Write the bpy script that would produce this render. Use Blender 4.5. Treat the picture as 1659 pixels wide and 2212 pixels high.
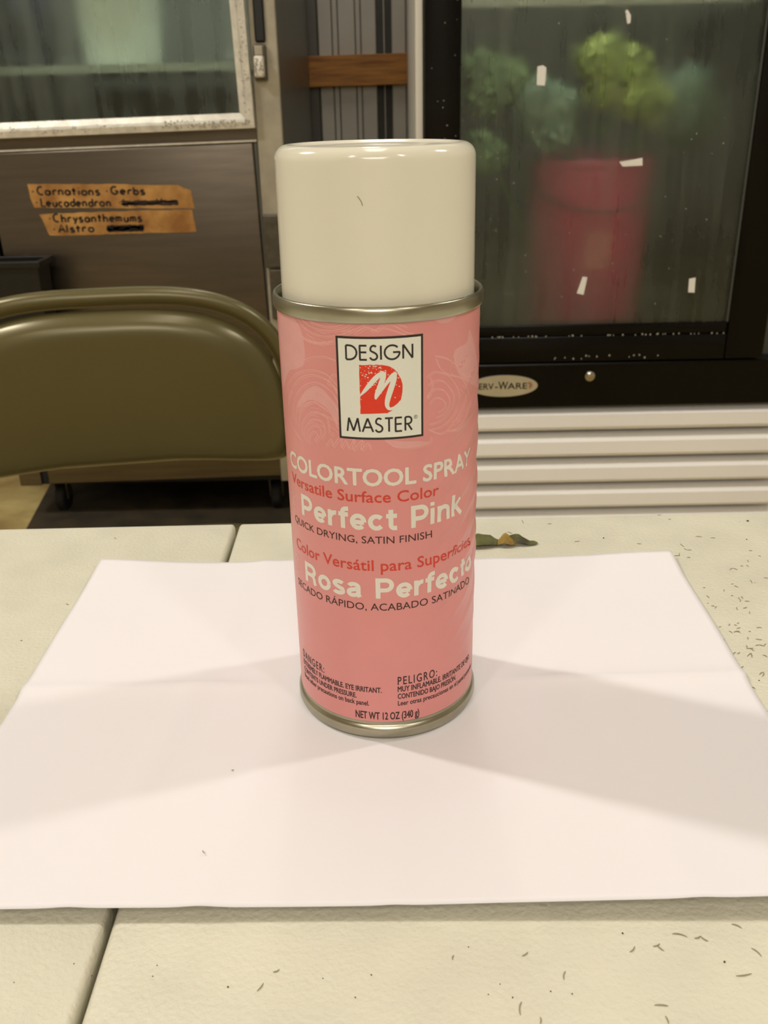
import bpy, bmesh, math, random
from mathutils import Vector, Matrix

for _o in list(bpy.data.objects):
    bpy.data.objects.remove(_o, do_unlink=True)
S = bpy.context.scene
COL = S.collection
PI = math.pi
rnd = random.Random(7)

# ------------------------------------------------------------------ camera
IMG_W, IMG_H, FOCAL_PX = 1659, 2212, 1988.0
cam = bpy.data.cameras.new('camera')
cam_ob = bpy.data.objects.new('camera', cam); COL.objects.link(cam_ob)
cam.sensor_fit = 'VERTICAL'; cam.sensor_height = 36.0
cam.lens = FOCAL_PX / IMG_H * 36.0
cam.clip_start = 0.01
cam.dof.use_dof = True; cam.dof.focus_distance = 0.335; cam.dof.aperture_fstop = 32.0   # small phone lens opening
_r = Vector((0.9997994, -0.0014738, -0.0199751))
_u = Vector((0.0188412, 0.4075800, 0.9129751))
_f = Vector((-0.0067959, 0.9131683, -0.4075260))
M4 = Matrix(((_r.x, _u.x, -_f.x, 0.00255), (_r.y, _u.y, -_f.y, -0.2970), (_r.z, _u.z, -_f.z, 0.94635), (0, 0, 0, 1)))
cam_ob.matrix_world = M4
S.camera = cam_ob

# ------------------------------------------------------------------ light and exposure
S.view_settings.view_transform = 'Standard'
S.view_settings.look = 'None'
S.view_settings.gamma = 1.0
S.view_settings.use_curve_mapping = False
S.view_settings.exposure = -0.66
world = bpy.data.worlds.new('world'); S.world = world
world.use_nodes = True
world.node_tree.nodes['Background'].inputs[0].default_value = (1.0, 0.93, 0.82, 1)
world.node_tree.nodes['Background'].inputs[1].default_value = 0.10

LIGHTS = [  # name, x, y, z, width, length, watts
    ('ceiling_lamp_back_left', -1.46, 0.66, 2.45, 0.10, 0.50, 44.0),
    ('ceiling_lamp_back_right', 1.53, 0.50, 2.45, 0.10, 0.50, 25.0),
    ('ceiling_lamp_front_left', -0.78, -1.30, 2.45, 0.12, 0.60, 9.0),
    ('ceiling_lamp_front_right', 0.90, -1.22, 2.45, 0.12, 0.60, 9.0),
    ('room_fill_light', 0.0, -2.6, 2.50, 1.20, 1.20, 80.0),  # unseen fill added behind the camera, lifts the upright surfaces
    ('ceiling_lamp_overhead', 0.0, 0.40, 2.50, 0.25, 1.00, 9.0),
    ('rear_wall_fill', -0.05, 2.25, 2.50, 0.10, 0.50, 9.0),  # added fill to brighten the wall between the coolers
]
for nm, x, y, z, w, l, p in LIGHTS:
    d = bpy.data.lights.new(nm, 'AREA'); d.shape = 'RECTANGLE'
    d.size = w; d.size_y = l; d.energy = p; d.color = (1.0, 0.955, 0.885)
    o = bpy.data.objects.new(nm, d); COL.objects.link(o)
    o.location = (x, y, z); o.rotation_euler = (0, 0, math.atan2(y, x) - PI / 2 if abs(x) > 0.3 else 0)

# ------------------------------------------------------------------ helpers
def srgb(r, g, b):
    f = lambda c: (c / 255 / 12.92) if c / 255 <= 0.04045 else ((c / 255 + 0.055) / 1.055) ** 2.4
    return (f(r), f(g), f(b), 1.0)

MATS = {}
def mat(name, col, rough=0.5, metal=0.0, var=0.0, vscale=20.0, bump=0.0, bscale=200.0, stretch=(1, 1, 1),
        col2=None, rvar=0.0, spec=0.5, coat=0.0, detail=4.0):
    m = bpy.data.materials.new(name); m.use_nodes = True
    nt = m.node_tree; N = nt.nodes; L = nt.links
    b = N['Principled BSDF']
    b.inputs['Base Color'].default_value = col
    b.inputs['Roughness'].default_value = rough
    b.inputs['Metallic'].default_value = metal
    b.inputs['Specular IOR Level'].default_value = spec
    b.inputs['Coat Weight'].default_value = coat
    tc = N.new('ShaderNodeTexCoord'); mp = N.new('ShaderNodeMapping')
    mp.inputs['Scale'].default_value = stretch
    L.new(tc.outputs['Object'], mp.inputs['Vector'])
    nz = N.new('ShaderNodeTexNoise'); nz.inputs['Scale'].default_value = vscale; nz.inputs['Detail'].default_value = detail
    L.new(mp.outputs[0], nz.inputs['Vector'])
    mx = N.new('ShaderNodeMix'); mx.data_type = 'RGBA'
    c2 = col2 if col2 else tuple(c * (1 - var) for c in col[:3]) + (1,)
    mx.inputs[6].default_value = col; mx.inputs[7].default_value = c2
    rp = N.new('ShaderNodeMapRange'); rp.inputs[1].default_value = 0.35; rp.inputs[2].default_value = 0.7
    L.new(nz.outputs['Fac'], rp.inputs[0]); L.new(rp.outputs[0], mx.inputs[0])
    L.new(mx.outputs[2], b.inputs['Base Color'])
    if rvar:
        r2 = N.new('ShaderNodeMapRange'); r2.inputs[3].default_value = rough - rvar; r2.inputs[4].default_value = rough + rvar
        L.new(nz.outputs['Fac'], r2.inputs[0]); L.new(r2.outputs[0], b.inputs['Roughness'])
    if bump:
        n2 = N.new('ShaderNodeTexNoise'); n2.inputs['Scale'].default_value = bscale; n2.inputs['Detail'].default_value = 3
        L.new(mp.outputs[0], n2.inputs['Vector'])
        bp = N.new('ShaderNodeBump'); bp.inputs['Strength'].default_value = bump; bp.inputs['Distance'].default_value = 0.001
        L.new(n2.outputs['Fac'], bp.inputs['Height']); L.new(bp.outputs[0], b.inputs['Normal'])
    MATS[name] = m
    return m

def fog_glass(name, fog_col, rough, fog_lo, fog_hi, streak_x=55.0):
    """A pane with condensation: rough refraction, fog film with vertical run marks, sharp reflection on top."""
    m = bpy.data.materials.new(name); m.use_nodes = True
    nt = m.node_tree; N = nt.nodes; L = nt.links
    N.remove(N['Principled BSDF']); out = N['Material Output']
    tc = N.new('ShaderNodeTexCoord')
    mp = N.new('ShaderNodeMapping'); mp.inputs['Scale'].default_value = (streak_x, 1, 2.2)
    L.new(tc.outputs['Object'], mp.inputs['Vector'])
    st = N.new('ShaderNodeTexNoise'); st.inputs['Scale'].default_value = 1.0; st.inputs['Detail'].default_value = 5
    L.new(mp.outputs[0], st.inputs['Vector'])
    big = N.new('ShaderNodeTexNoise'); big.inputs['Scale'].default_value = 5.0; big.inputs['Detail'].default_value = 3
    L.new(tc.outputs['Object'], big.inputs['Vector'])
    fine = N.new('ShaderNodeTexNoise'); fine.inputs['Scale'].default_value = 400.0
    L.new(tc.outputs['Object'], fine.inputs['Vector'])
    a = N.new('ShaderNodeMath'); a.operation = 'MULTIPLY'; L.new(st.outputs['Fac'], a.inputs[0]); L.new(big.outputs['Fac'], a.inputs[1])
    mr = N.new('ShaderNodeMapRange'); mr.inputs[1].default_value = 0.14; mr.inputs[2].default_value = 0.36
    mr.inputs[3].default_value = fog_lo; mr.inputs[4].default_value = fog_hi
    L.new(a.outputs[0], mr.inputs[0])
    rr = N.new('ShaderNodeMapRange'); rr.inputs[1].default_value = 0.14; rr.inputs[2].default_value = 0.36
    rr.inputs[3].default_value = rough * 0.55; rr.inputs[4].default_value = rough * 1.2
    L.new(a.outputs[0], rr.inputs[0])
    bp = N.new('ShaderNodeBump'); bp.inputs['Strength'].default_value = 0.25; bp.inputs['Distance'].default_value = 0.0006
    L.new(fine.outputs['Fac'], bp.inputs['Height'])
    rf = N.new('ShaderNodeBsdfRefraction'); rf.inputs['IOR'].default_value = 1.25
    rf.inputs['Color'].default_value = (0.90, 0.95, 0.91, 1)
    L.new(rr.outputs[0], rf.inputs['Roughness']); L.new(bp.outputs[0], rf.inputs['Normal'])
    df = N.new('ShaderNodeBsdfDiffuse'); df.inputs['Color'].default_value = fog_col
    tl = N.new('ShaderNodeBsdfTranslucent'); tl.inputs['Color'].default_value = fog_col
    fm = N.new('ShaderNodeMixShader'); fm.inputs[0].default_value = 0.5
    L.new(df.outputs[0], fm.inputs[1]); L.new(tl.outputs[0], fm.inputs[2])
    mx = N.new('ShaderNodeMixShader'); L.new(mr.outputs[0], mx.inputs[0]); L.new(rf.outputs[0], mx.inputs[1]); L.new(fm.outputs[0], mx.inputs[2])
    gl = N.new('ShaderNodeBsdfGlossy'); gl.inputs['Roughness'].default_value = 0.16; L.new(bp.outputs[0], gl.inputs['Normal'])
    m2 = N.new('ShaderNodeMixShader'); m2.inputs[0].default_value = 0.035
    L.new(mx.outputs[0], m2.inputs[1]); L.new(gl.outputs[0], m2.inputs[2])
    L.new(m2.outputs[0], out.inputs['Surface'])
    return m

class MB:
    """collects vertices and faces for ONE mesh object"""
    def __init__(s): s.v = []; s.f = []
    def add(s, vs, fs):
        n = len(s.v); s.v += [tuple(p) for p in vs]; s.f += [tuple(i + n for i in q) for q in fs]; return s
    def box(s, x0, x1, y0, y1, z0, z1, bev=0.0, seg=2):
        bm = bmesh.new(); bmesh.ops.create_cube(bm, size=1)
        for v in bm.verts:
            v.co = Vector((x0 + (v.co.x + .5) * (x1 - x0), y0 + (v.co.y + .5) * (y1 - y0), z0 + (v.co.z + .5) * (z1 - z0)))
        if bev: bmesh.ops.bevel(bm, geom=list(bm.edges), offset=bev, segments=seg, profile=0.5, affect='EDGES')
        bm.verts.index_update(); s.bm(bm); return s
    def bm(s, bm):
        bm.verts.index_update()
        s.add([v.co for v in bm.verts], [[v.index for v in f.verts] for f in bm.faces]); bm.free()
    def lathe(s, prof, seg=64, c=(0, 0, 0), cap0=False, cap1=False):
        vs = []; fs = []
        n = len(prof)
        for i in range(seg):
            a = 2 * PI * i / seg
            for (r, z) in prof: vs.append((c[0] + r * math.cos(a), c[1] + r * math.sin(a), c[2] + z))
        for i in range(seg):
            j = (i + 1) % seg
            for k in range(n - 1): fs.append((i * n + k, j * n + k, j * n + k + 1, i * n + k + 1))
        if cap0: fs.append(tuple(i * n for i in reversed(range(seg))))
        if cap1: fs.append(tuple(i * n + n - 1 for i in range(seg)))
        return s.add(vs, fs)
    def tube(s, pts, r, seg=10, caps=True):
        pts = [Vector(p) for p in pts]; n = len(pts); vs = []; fs = []
        rr = r if isinstance(r, (list, tuple)) else [r] * n
        t0 = (pts[1] - pts[0]).normalized()
        up = Vector((0, 0, 1)) if abs(t0.z) < .9 else Vector((1, 0, 0))
        nrm = t0.cross(up).normalized()
        for i, p in enumerate(pts):
            t = (pts[min(i + 1, n - 1)] - pts[max(i - 1, 0)]).normalized()
            nrm = (nrm - t * nrm.dot(t)).normalized(); b = t.cross(nrm)
            for k in range(seg):
                a = 2 * PI * k / seg; vs.append(p + (nrm * math.cos(a) + b * math.sin(a)) * rr[i])
        for i in range(n - 1):
            for k in range(seg):
                k2 = (k + 1) % seg; fs.append((i * seg + k, i * seg + k2, (i + 1) * seg + k2, (i + 1) * seg + k))
        if caps: fs.append(tuple(reversed(range(seg)))); fs.append(tuple((n - 1) * seg + k for k in range(seg)))
        return s.add(vs, fs)
    def ribbon(s, pts, w):
        """flat strip in the x-z plane given by (x, z) points; stored as (x, 0, z)"""
        n = len(pts); vs = []; fs = []
        ww = w if isinstance(w, (list, tuple)) else [w] * n
        for i, (x, z) in enumerate(pts):
            a = pts[max(i - 1, 0)]; b = pts[min(i + 1, n - 1)]
            dx, dz = b[0] - a[0], b[1] - a[1]; l = math.hypot(dx, dz) or 1
            nx, nz = -dz / l * ww[i] / 2, dx / l * ww[i] / 2
            vs += [(x + nx, 0, z + nz), (x - nx, 0, z - nz)]
        for i in range(n - 1): fs.append((2 * i, 2 * i + 1, 2 * i + 3, 2 * i + 2))
        return s.add(vs, fs)
    def prism(s, outline, y0, y1):
        """outline of (x, z) points extruded along y"""
        n = len(outline)
        vs = [(x, y0, z) for x, z in outline] + [(x, y1, z) for x, z in outline]
        fs = [tuple(range(n)), tuple(reversed(range(n, 2 * n)))] + [(i, i + n, (i + 1) % n + n, (i + 1) % n) for i in range(n)]
        return s.add(vs, fs)
    def build(s, name, m, parent=None, smooth=False, loc=None, fix=True):
        me = bpy.data.meshes.new(name); me.from_pydata(s.v, [], s.f); me.update()
        if fix:
            bm = bmesh.new(); bm.from_mesh(me); bmesh.ops.recalc_face_normals(bm, faces=bm.faces); bm.to_mesh(me); bm.free()
        if m: me.materials.append(m)
        o = bpy.data.objects.new(name, me); COL.objects.link(o)
        if parent: o.parent = parent
        if loc: o.location = loc
        if smooth:
            for p in me.polygons: p.use_smooth = True
            if smooth != 'all': me.set_sharp_from_angle(angle=math.radians(smooth if smooth is not True else 40))
        return o

def tag(o, label=None, cat=None, group=None, kind=None):
    if label: o['label'] = label
    if cat: o['category'] = cat
    if group: o['group'] = group
    if kind: o['kind'] = kind
    return o
def empty(name, loc=(0, 0, 0), rz=0.0):
    o = bpy.data.objects.new(name, None); COL.objects.link(o); o.location = loc; o.rotation_euler = (0, 0, rz)
    o.empty_display_size = 0.05
    return o
def spline(pts, k=6, closed=False):
    """Catmull-Rom through 2-D points"""
    n = len(pts); out = []
    rng = range(n) if closed else range(n - 1)
    g = (lambda i: pts[i % n]) if closed else (lambda i: pts[max(0, min(n - 1, i))])
    for i in rng:
        p0, p1, p2, p3 = g(i - 1), g(i), g(i + 1), g(i + 2)
        for j in range(k):
            t = j / k
            out.append(tuple(0.5 * (2 * p1[c] + (p2[c] - p0[c]) * t + (2 * p0[c] - 5 * p1[c] + 4 * p2[c] - p3[c]) * t * t +
                              (-p0[c] + 3 * p1[c] - 3 * p2[c] + p3[c]) * t ** 3) for c in range(len(p1))))
    if not closed: out.append(tuple(pts[-1]))
    return out

T = 0.74          # table top height
# positions in millimetres for the table debris and the label drawing
CLIP_SIDE = [(148.6, 117.2, 4.0, -1.31), (148.9, 112.9, 1.9, -1.06), (150.5, 112.0, 2.3, -0.04), (142.5, 105.7, 2.8, -0.04), (144.4, 107.3, 3.6, 1.28), (166.5, 124.9, 2.5, -0.18), (159.9, 126.8, 3.3, -0.22), (147.7, 103.5, 1.8, -0.21), (164.2, 90.9, 3.1, 0.65), (166.1, 91.0, 2.1, -0.95), (174.7, 98.7, 2.5, -1.66), (172.6, 93.6, 1.9, -1.35), (170.0, 93.6, 1.4, -0.04), (168.8, 78.4, 3.5, -1.64), (160.5, 74.0, 2.2, -0.89), (159.4, 76.6, 1.2, 0.19), (153.8, 70.3, 2.0, 1.08), (145.6, 73.6, 1.1, -0.04), (144.5, 64.9, 2.6, -1.36), (155.6, 65.3, 1.1, 0.22), (159.4, 63.7, 2.1, -1.56), (158.0, 63.0, 1.9, -1.48), (157.4, 61.0, 1.9, -2.02), (160.4, 60.1, 2.1, -0.12), (157.5, 54.7, 2.2, 0.36), (153.9, 54.1, 2.7, -1.72), (145.1, 55.3, 1.9, 0.89), (144.1, 56.5, 1.6, -0.25), (158.1, 50.4, 2.1, -1.77), (145.7, 40.8, 2.0, 1.04), (149.9, 42.0, 1.3, 0.61), (148.4, 40.4, 1.2, -0.72), (148.7, 37.7, 2.0, 0.36), (144.3, 34.7, 2.0, -1.18), (147.0, 35.0, 3.0, 0.28), (147.3, 34.5, 2.3, -0.55), (157.4, 37.6, 2.4, -0.03), (152.3, 34.7, 0.9, -0.48), (150.0, 29.8, 1.9, -1.82), (146.8, 23.3, 2.6, -1.85), (147.9, 22.2, 2.8, 0.09), (148.6, 21.4, 2.6, -1.33), (151.5, 24.5, 1.5, 0.37), (153.1, 24.1, 2.2, -0.47), (154.8, 24.5, 2.3, 0.91), (145.8, 17.4, 3.5, 0.79), (146.6, 17.0, 3.5, -1.82), (151.7, 16.3, 2.1, -0.9), (140.5, 18.7, 2.0, 0.76), (142.0, 19.0, 2.0, 0.76), (140.0, 8.5, 2.2, 0.86), (145.9, 4.1, 3.1, 0.67), (146.1, 3.5, 3.1, 0.98), (139.0, -5.4, 2.0, -0.8), (139.2, 33.0, 2.3, -1.73), (139.6, 29.6, 2.3, -1.3), (153.9, 28.8, 2.6, -0.32), (141.3, 39.2, 1.2, 0.53), (180.1, 110.1, 1.8, -0.16), (182.1, 103.7, 1.5, -1.07), (176.9, 81.6, 1.7, -0.5), (147.3, 154.3, 2.3, -0.05), (151.1, 148.2, 1.5, -0.05), (128.0, 119.9, 0.9, -0.28), (73.0, 148.9, 4.7, -1.54), (86.9, 145.9, 2.1, -0.04), (64.5, 135.5, 3.5, -0.74), (97.2, 124.0, 3.0, 0.24), (127.7, 120.0, 2.2, -0.23)]
CLIP_FRONT = [(78.2, -117.7, 3.9, -0.31), (82.7, -118.3, 1.9, 0.38), (84.4, -118.8, 2.4, -0.83), (71.1, -120.6, 2.2, 0.39), (72.0, -121.6, 2.3, -0.95), (64.4, -121.8, 2.5, 0.79), (94.4, -115.0, 2.7, -0.55), (96.6, -123.4, 3.2, -1.0), (90.9, -130.1, 4.3, 0.14), (45.2, -129.5, 2.7, 1.26), (35.9, -122.8, 2.1, 0.61), (17.0, -123.6, 1.6, 1.31), (67.5, -138.5, 3.4, -0.07), (67.8, -142.4, 2.1, -1.44), (32.7, -138.7, 3.8, 1.36), (36.9, -142.0, 1.9, 1.42), (-29.4, -126.7, 1.8, 0.47), (-33.0, -131.5, 2.7, 1.06)]
CLIP_LEFT = [(-145.2, 68.9, 2.1, -0.64), (-140.8, 63.6, 1.4, -0.67), (-141.7, 137.7, 2.1, -0.74), (-155.3, 37.9, 1.1, -0.46)]
CLIP_PAPER = [(-52.1, -49.5, 0.9, -0.03), (-54.6, -88.7, 1.6, -0.96)]
DOT_SIDE = [(191.1, 144.5, 0.9), (182.7, 122.5, 0.53), (142.7, 59.3, 0.29), (143.1, -0.5, 0.36), (186.8, 143.7, 0.25), (170.1, 77.3, 0.26), (111.4, 127.3, 0.56)]
DOT_FRONT = [(63.1, -116.7, 0.37), (87.3, -126.2, 0.42), (40.8, -134.0, 0.29), (46.1, -134.8, 0.29), (31.0, -135.6, 0.29), (25.0, -134.6, 0.23), (28.3, -131.7, 0.24), (21.2, -120.3, 0.25), (-77.4, -127.4, 0.3), (-41.3, -131.3, 0.36), (-61.0, -124.5, 0.24), (-4.6, -128.4, 0.3), (-8.6, -134.9, 0.29), (-17.1, -129.2, 0.24), (-97.1, -129.0, 0.24), (-83.2, -123.6, 0.25), (-61.4, -127.8, 0.24)]
DOT_PAPER = [(-82.9, -83.8, 0.21)]
ROSES = {'left rose': [[(-39.2, 115.5), (-37.0, 122.9), (-30.3, 128.8), (-23.4, 131.6), (-17.1, 131.5), (-13.1, 128.2)], [(-35.8, 115.6), (-33.7, 122.4), (-28.1, 128.0), (-21.8, 130.4), (-15.8, 129.2), (-12.8, 125.3)], [(-33.4, 114.0), (-31.2, 121.3), (-25.6, 126.3), (-19.8, 128.2), (-15.0, 125.9), (-12.7, 122.0)], [(-31.8, 112.7), (-30.3, 118.4), (-25.2, 123.4), (-19.5, 125.3), (-15.2, 122.9), (-12.6, 119.0)], [(-29.8, 111.9), (-29.0, 116.1), (-24.9, 120.5), (-20.2, 122.2), (-16.3, 120.3), (-13.2, 115.9)], [(-28.1, 109.6), (-27.8, 113.7), (-23.9, 117.7), (-19.9, 118.8), (-16.9, 117.2), (-16.6, 113.8)], [(-26.9, 108.2), (-26.9, 111.7), (-23.4, 115.6), (-19.5, 116.3), (-18.1, 113.5), (-19.3, 110.2)], [(-25.9, 107.9), (-25.6, 111.1), (-22.9, 113.9), (-20.2, 114.0), (-19.8, 111.5), (-22.2, 108.6)], [(-24.9, 107.7), (-24.4, 110.5), (-22.2, 112.3), (-21.1, 111.2), (-22.4, 109.2)], [(-30.1, 116.7), (-26.9, 119.6), (-22.4, 121.8), (-18.7, 120.8), (-15.4, 118.7), (-13.3, 114.6)], [(-32.7, 123.1), (-36.7, 117.6), (-35.3, 111.7), (-28.7, 107.7)], [(-17.9, 108.1), (-16.8, 109.8), (-15.8, 110.8), (-15.4, 108.5), (-13.9, 110.6), (-12.5, 112.1), (-12.4, 108.4), (-10.8, 111.0), (-10.0, 108.5), (-8.1, 111.7), (-8.7, 108.1), (-5.6, 111.4), (-6.1, 108.3), (-3.8, 110.5), (-3.2, 108.4)], [(-16.3, 128.2), (-14.8, 130.9), (-13.4, 131.5)], [(-16.1, 127.9), (-14.5, 128.1), (-13.0, 126.5)]], 'upper rose': [[(-27.9, 147.5), (-24.7, 144.7), (-20.4, 143.1), (-15.6, 142.8), (-10.3, 143.8), (-7.0, 145.5)], [(-26.3, 147.3), (-22.4, 145.4), (-17.8, 144.6), (-12.8, 144.8), (-8.6, 146.2), (-5.7, 149.0)], [(-24.4, 148.4), (-20.7, 146.4), (-16.3, 145.7), (-11.9, 146.1), (-8.1, 147.8), (-5.6, 150.4)], [(-22.1, 149.1), (-18.6, 147.7), (-14.9, 147.0), (-11.0, 147.5), (-7.6, 149.4)], [(-20.0, 149.5), (-16.6, 148.4), (-13.1, 148.3), (-10.1, 149.3), (-8.4, 150.7)], [(-18.0, 149.9), (-15.2, 149.1), (-12.2, 149.3), (-10.0, 150.4)], [(-16.1, 150.2), (-13.9, 149.8), (-11.7, 150.3)], [(-11.1, 144.5), (-7.0, 145.3), (-3.8, 147.1), (-1.4, 150.2)], [(-7.0, 143.9), (-3.8, 145.9), (-0.7, 145.1)], [(-4.6, 146.3), (-0.7, 147.1), (4.0, 146.6), (7.9, 144.3), (10.4, 143.6)], [(-2.3, 144.8), (1.6, 145.7), (5.5, 144.5), (8.7, 143.1)], [(-27.4, 142.7), (-23.2, 140.9), (-17.6, 140.8), (-12.9, 142.0)], [(-25.0, 141.0), (-21.1, 140.4), (-16.1, 140.7), (-12.9, 141.4)], [(-24.9, 134.5), (-21.4, 135.8), (-16.8, 136.6), (-13.2, 135.8)], [(-0.7, 144.8), (0.9, 146.3), (4.4, 146.9), (8.3, 145.9)]], 'right rose': [[(14.7, 129.9), (17.5, 131.2), (22.1, 129.5), (26.3, 125.2), (27.8, 120.6), (25.2, 116.0), (20.6, 113.6), (16.1, 113.2)], [(15.1, 127.4), (18.5, 128.5), (22.1, 126.6), (25.1, 122.1), (24.0, 118.1), (20.1, 115.5), (15.6, 115.0)], [(14.7, 123.7), (17.0, 125.8), (21.1, 124.7), (23.3, 120.8), (21.7, 117.7), (18.0, 116.7)], [(15.6, 121.4), (18.0, 123.1), (21.1, 121.3), (21.1, 119.1), (18.5, 118.4)], [(17.9, 135.2), (19.4, 132.1), (23.2, 129.3), (28.3, 127.3), (33.3, 122.7)], [(17.4, 136.1), (22.1, 134.5), (27.6, 130.5), (34.2, 125.1)], [(33.3, 122.7), (34.5, 118.0), (31.0, 113.6), (26.6, 111.3), (22.3, 111.5)], [(29.0, 127.2), (32.4, 122.0), (30.1, 117.4), (25.9, 114.1), (22.3, 111.5)], [(22.3, 111.5), (28.0, 110.9), (34.7, 112.5), (41.8, 114.0)], [(16.0, 129.7), (16.5, 126.3), (14.7, 123.3)], [(22.3, 111.5), (19.6, 111.2), (15.1, 113.4)], [(27.6, 130.5), (29.8, 127.9), (37.6, 125.0)]], 'lower petal': [[(1.4, 111.4), (3.8, 109.5), (7.5, 108.6), (11.9, 108.5), (15.6, 109.1), (16.3, 110.8)]]}
PETALS = {'left blob': [(-40.9, 146.8), (-33.9, 148.1), (-28.4, 146.2), (-25.5, 142.6), (-24.6, 137.4), (-25.2, 133.2), (-28.6, 131.1), (-33.7, 129.3), (-37.0, 126.4), (-41.8, 123.3)], 'right blob': [(34.5, 140.3), (31.9, 137.5), (26.1, 136.6), (25.2, 133.9), (26.9, 129.4), (31.4, 125.3), (39.2, 121.9), (46.1, 120.0)], 'lower crescent': [(1.4, 111.4), (3.8, 109.5), (7.5, 108.6), (11.9, 108.5), (15.6, 109.1), (12.3, 110.1), (8.4, 110.5), (5.0, 111.0)], 'band': [(-30.2, 118.9), (-25.8, 124.2), (-21.5, 126.9), (-18.4, 126.5), (-15.6, 124.2), (-12.8, 121.1), (-13.2, 116.8), (-15.4, 119.1), (-18.2, 121.3), (-21.2, 122.3), (-24.8, 121.6), (-28.3, 118.9)], 'upper patch': [(16.0, 149.0), (18.4, 149.5), (22.4, 149.0), (25.9, 147.6), (24.7, 145.8), (20.4, 145.3), (17.4, 146.9)]}

# ------------------------------------------------------------------ materials
M_floor = mat('stained_concrete', srgb(206, 186, 124), 0.75, vscale=7, col2=srgb(150, 126, 74), bump=0.3, bscale=60)
M_wall = mat('wall_paint', srgb(196, 188, 172), 0.7, var=0.12, vscale=3)
M_ceil = mat('ceiling_paint', srgb(225, 220, 208), 0.8, var=0.05)
M_wallwhite = mat('panel_white', srgb(194, 189, 178), 0.55, var=0.12, vscale=9, bump=0.15, bscale=80)
M_walldark = mat('panel_shadow_gap', srgb(70, 68, 62), 0.6, var=0.2)
M_board = mat('pine_board', srgb(186, 126, 54), 0.55, vscale=9, stretch=(1, 8, 14), col2=srgb(132, 82, 32), bump=0.2, bscale=60)
M_table = mat('blow_moulded_plastic', srgb(216, 212, 192), 0.48, var=0.10, vscale=34, bump=0.4, bscale=620, detail=6)
M_tleg = mat('grey_table_leg', srgb(90, 90, 88), 0.4, metal=0.6, var=0.1)
M_paper = mat('paper', srgb(231, 227, 229), 0.85, var=0.012, vscale=9, spec=0.2)
M_steel = mat('brushed_steel', srgb(116, 107, 96), 0.36, metal=1.0, var=0.22, vscale=5, rvar=0.07, bump=0.05, bscale=90, stretch=(1, 1, 14))
M_steel_lt = mat('wet_aluminium', srgb(232, 226, 212), 0.36, metal=0.25, var=0.25, vscale=45, bump=0.9, bscale=320, rvar=0.1)
M_post = mat('worn_aluminium_post', srgb(178, 170, 150), 0.5, metal=0.25, var=0.25, vscale=18, bump=0.3, bscale=160)
M_sidegrey = mat('cooler_side_grey', srgb(92, 91, 84), 0.34, metal=0.15, var=0.15, vscale=6)
M_latch = mat('cast_latch_metal', srgb(104, 98, 88), 0.4, metal=0.7, var=0.3, vscale=60, bump=0.7, bscale=300)
M_black = mat('black_plastic', srgb(15, 14, 13), 0.4, var=0.2)
M_blackgl = mat('black_painted_frame', srgb(8, 7, 7), 0.22, var=0.2, bump=0.12, bscale=500, spec=0.2)
M_rubber = mat('black_rubber', srgb(20, 19, 18), 0.7, var=0.2)
M_void = mat('cooler_underside', srgb(22, 20, 18), 0.8, var=0.2)
M_liner = mat('cooler_liner', srgb(72, 74, 68), 0.6, var=0.15, vscale=4)
M_linerlt = mat('cooler_liner_pale', srgb(176, 182, 170), 0.6, var=0.15, vscale=4)
M_white = mat('white_enamel', srgb(243, 241, 238), 0.28, var=0.03, vscale=6)
M_cabwhite = mat('white_cabinet', srgb(214, 210, 200), 0.35, var=0.04)
M_chair = mat('beige_chair_enamel', srgb(100, 92, 58), 0.30, metal=0.25, var=0.10, vscale=4, bump=0.02, bscale=60)
M_tape = mat('aged_masking_tape', srgb(190, 142, 76), 0.5, vscale=22, col2=srgb(140, 92, 40), bump=0.5, bscale=120)
M_ink = mat('marker_ink', srgb(36, 24, 14), 0.6, var=0.3)
M_tapewhite = mat('white_tape_scrap', srgb(232, 230, 222), 0.6, var=0.05)
M_badge = mat('brushed_badge', srgb(206, 200, 180), 0.35, metal=0.6, var=0.1)
M_badgeink = mat('badge_lettering', srgb(66, 58, 46), 0.5, var=0.1)
M_badgered = mat('badge_red_mark', srgb(170, 96, 70), 0.5, var=0.1)
M_chrome = mat('chrome', srgb(190, 186, 178), 0.18, metal=1.0, var=0.1)
M_bucketpink = mat('pink_plastic', srgb(222, 84, 116), 0.4, var=0.12)
M_buckettag = mat('faded_sticker', srgb(226, 118, 124), 0.6, var=0.1)
M_petal_y = mat('lime_petals', srgb(222, 232, 140), 0.6, vscale=24, col2=srgb(150, 168, 62))
M_petal_g = mat('sage_petals', srgb(150, 172, 118), 0.6, vscale=22, col2=srgb(84, 108, 62))
M_petal_d = mat('teal_petals', srgb(182, 204, 180), 0.6, vscale=22, col2=srgb(86, 116, 92))
M_stem = mat('flower_stem', srgb(84, 104, 52), 0.6, var=0.2)
M_leaf = mat('dark_leaf', srgb(70, 92, 50), 0.55, var=0.3)
M_bucketwhite = mat('white_pail', srgb(224, 226, 216), 0.45, var=0.06)
M_vase = mat('dark_vase', srgb(40, 42, 58), 0.4, var=0.3)
M_glassL = fog_glass('fogged_cooler_glass', srgb(190, 196, 182), 0.36, 0.02, 0.12, 32)
M_glassR = fog_glass('fogged_fridge_glass', srgb(176, 182, 168), 0.36, 0.03, 0.15, 50)
M_cap = mat('cream_cap_plastic', srgb(226, 221, 202), 0.13, var=0.02, vscale=10, spec=0.5)
M_tin = mat('tinplate', srgb(176, 172, 152), 0.30, metal=1.0, var=0.18, vscale=60, rvar=0.08)
M_label = mat('pink_label_film', srgb(216, 142, 138), 0.34, var=0.035, vscale=60, spec=0.4)
M_pinklight = mat('pale_pink_print', srgb(220, 160, 157), 0.36, var=0.05, vscale=200, spec=0.4)
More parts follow.
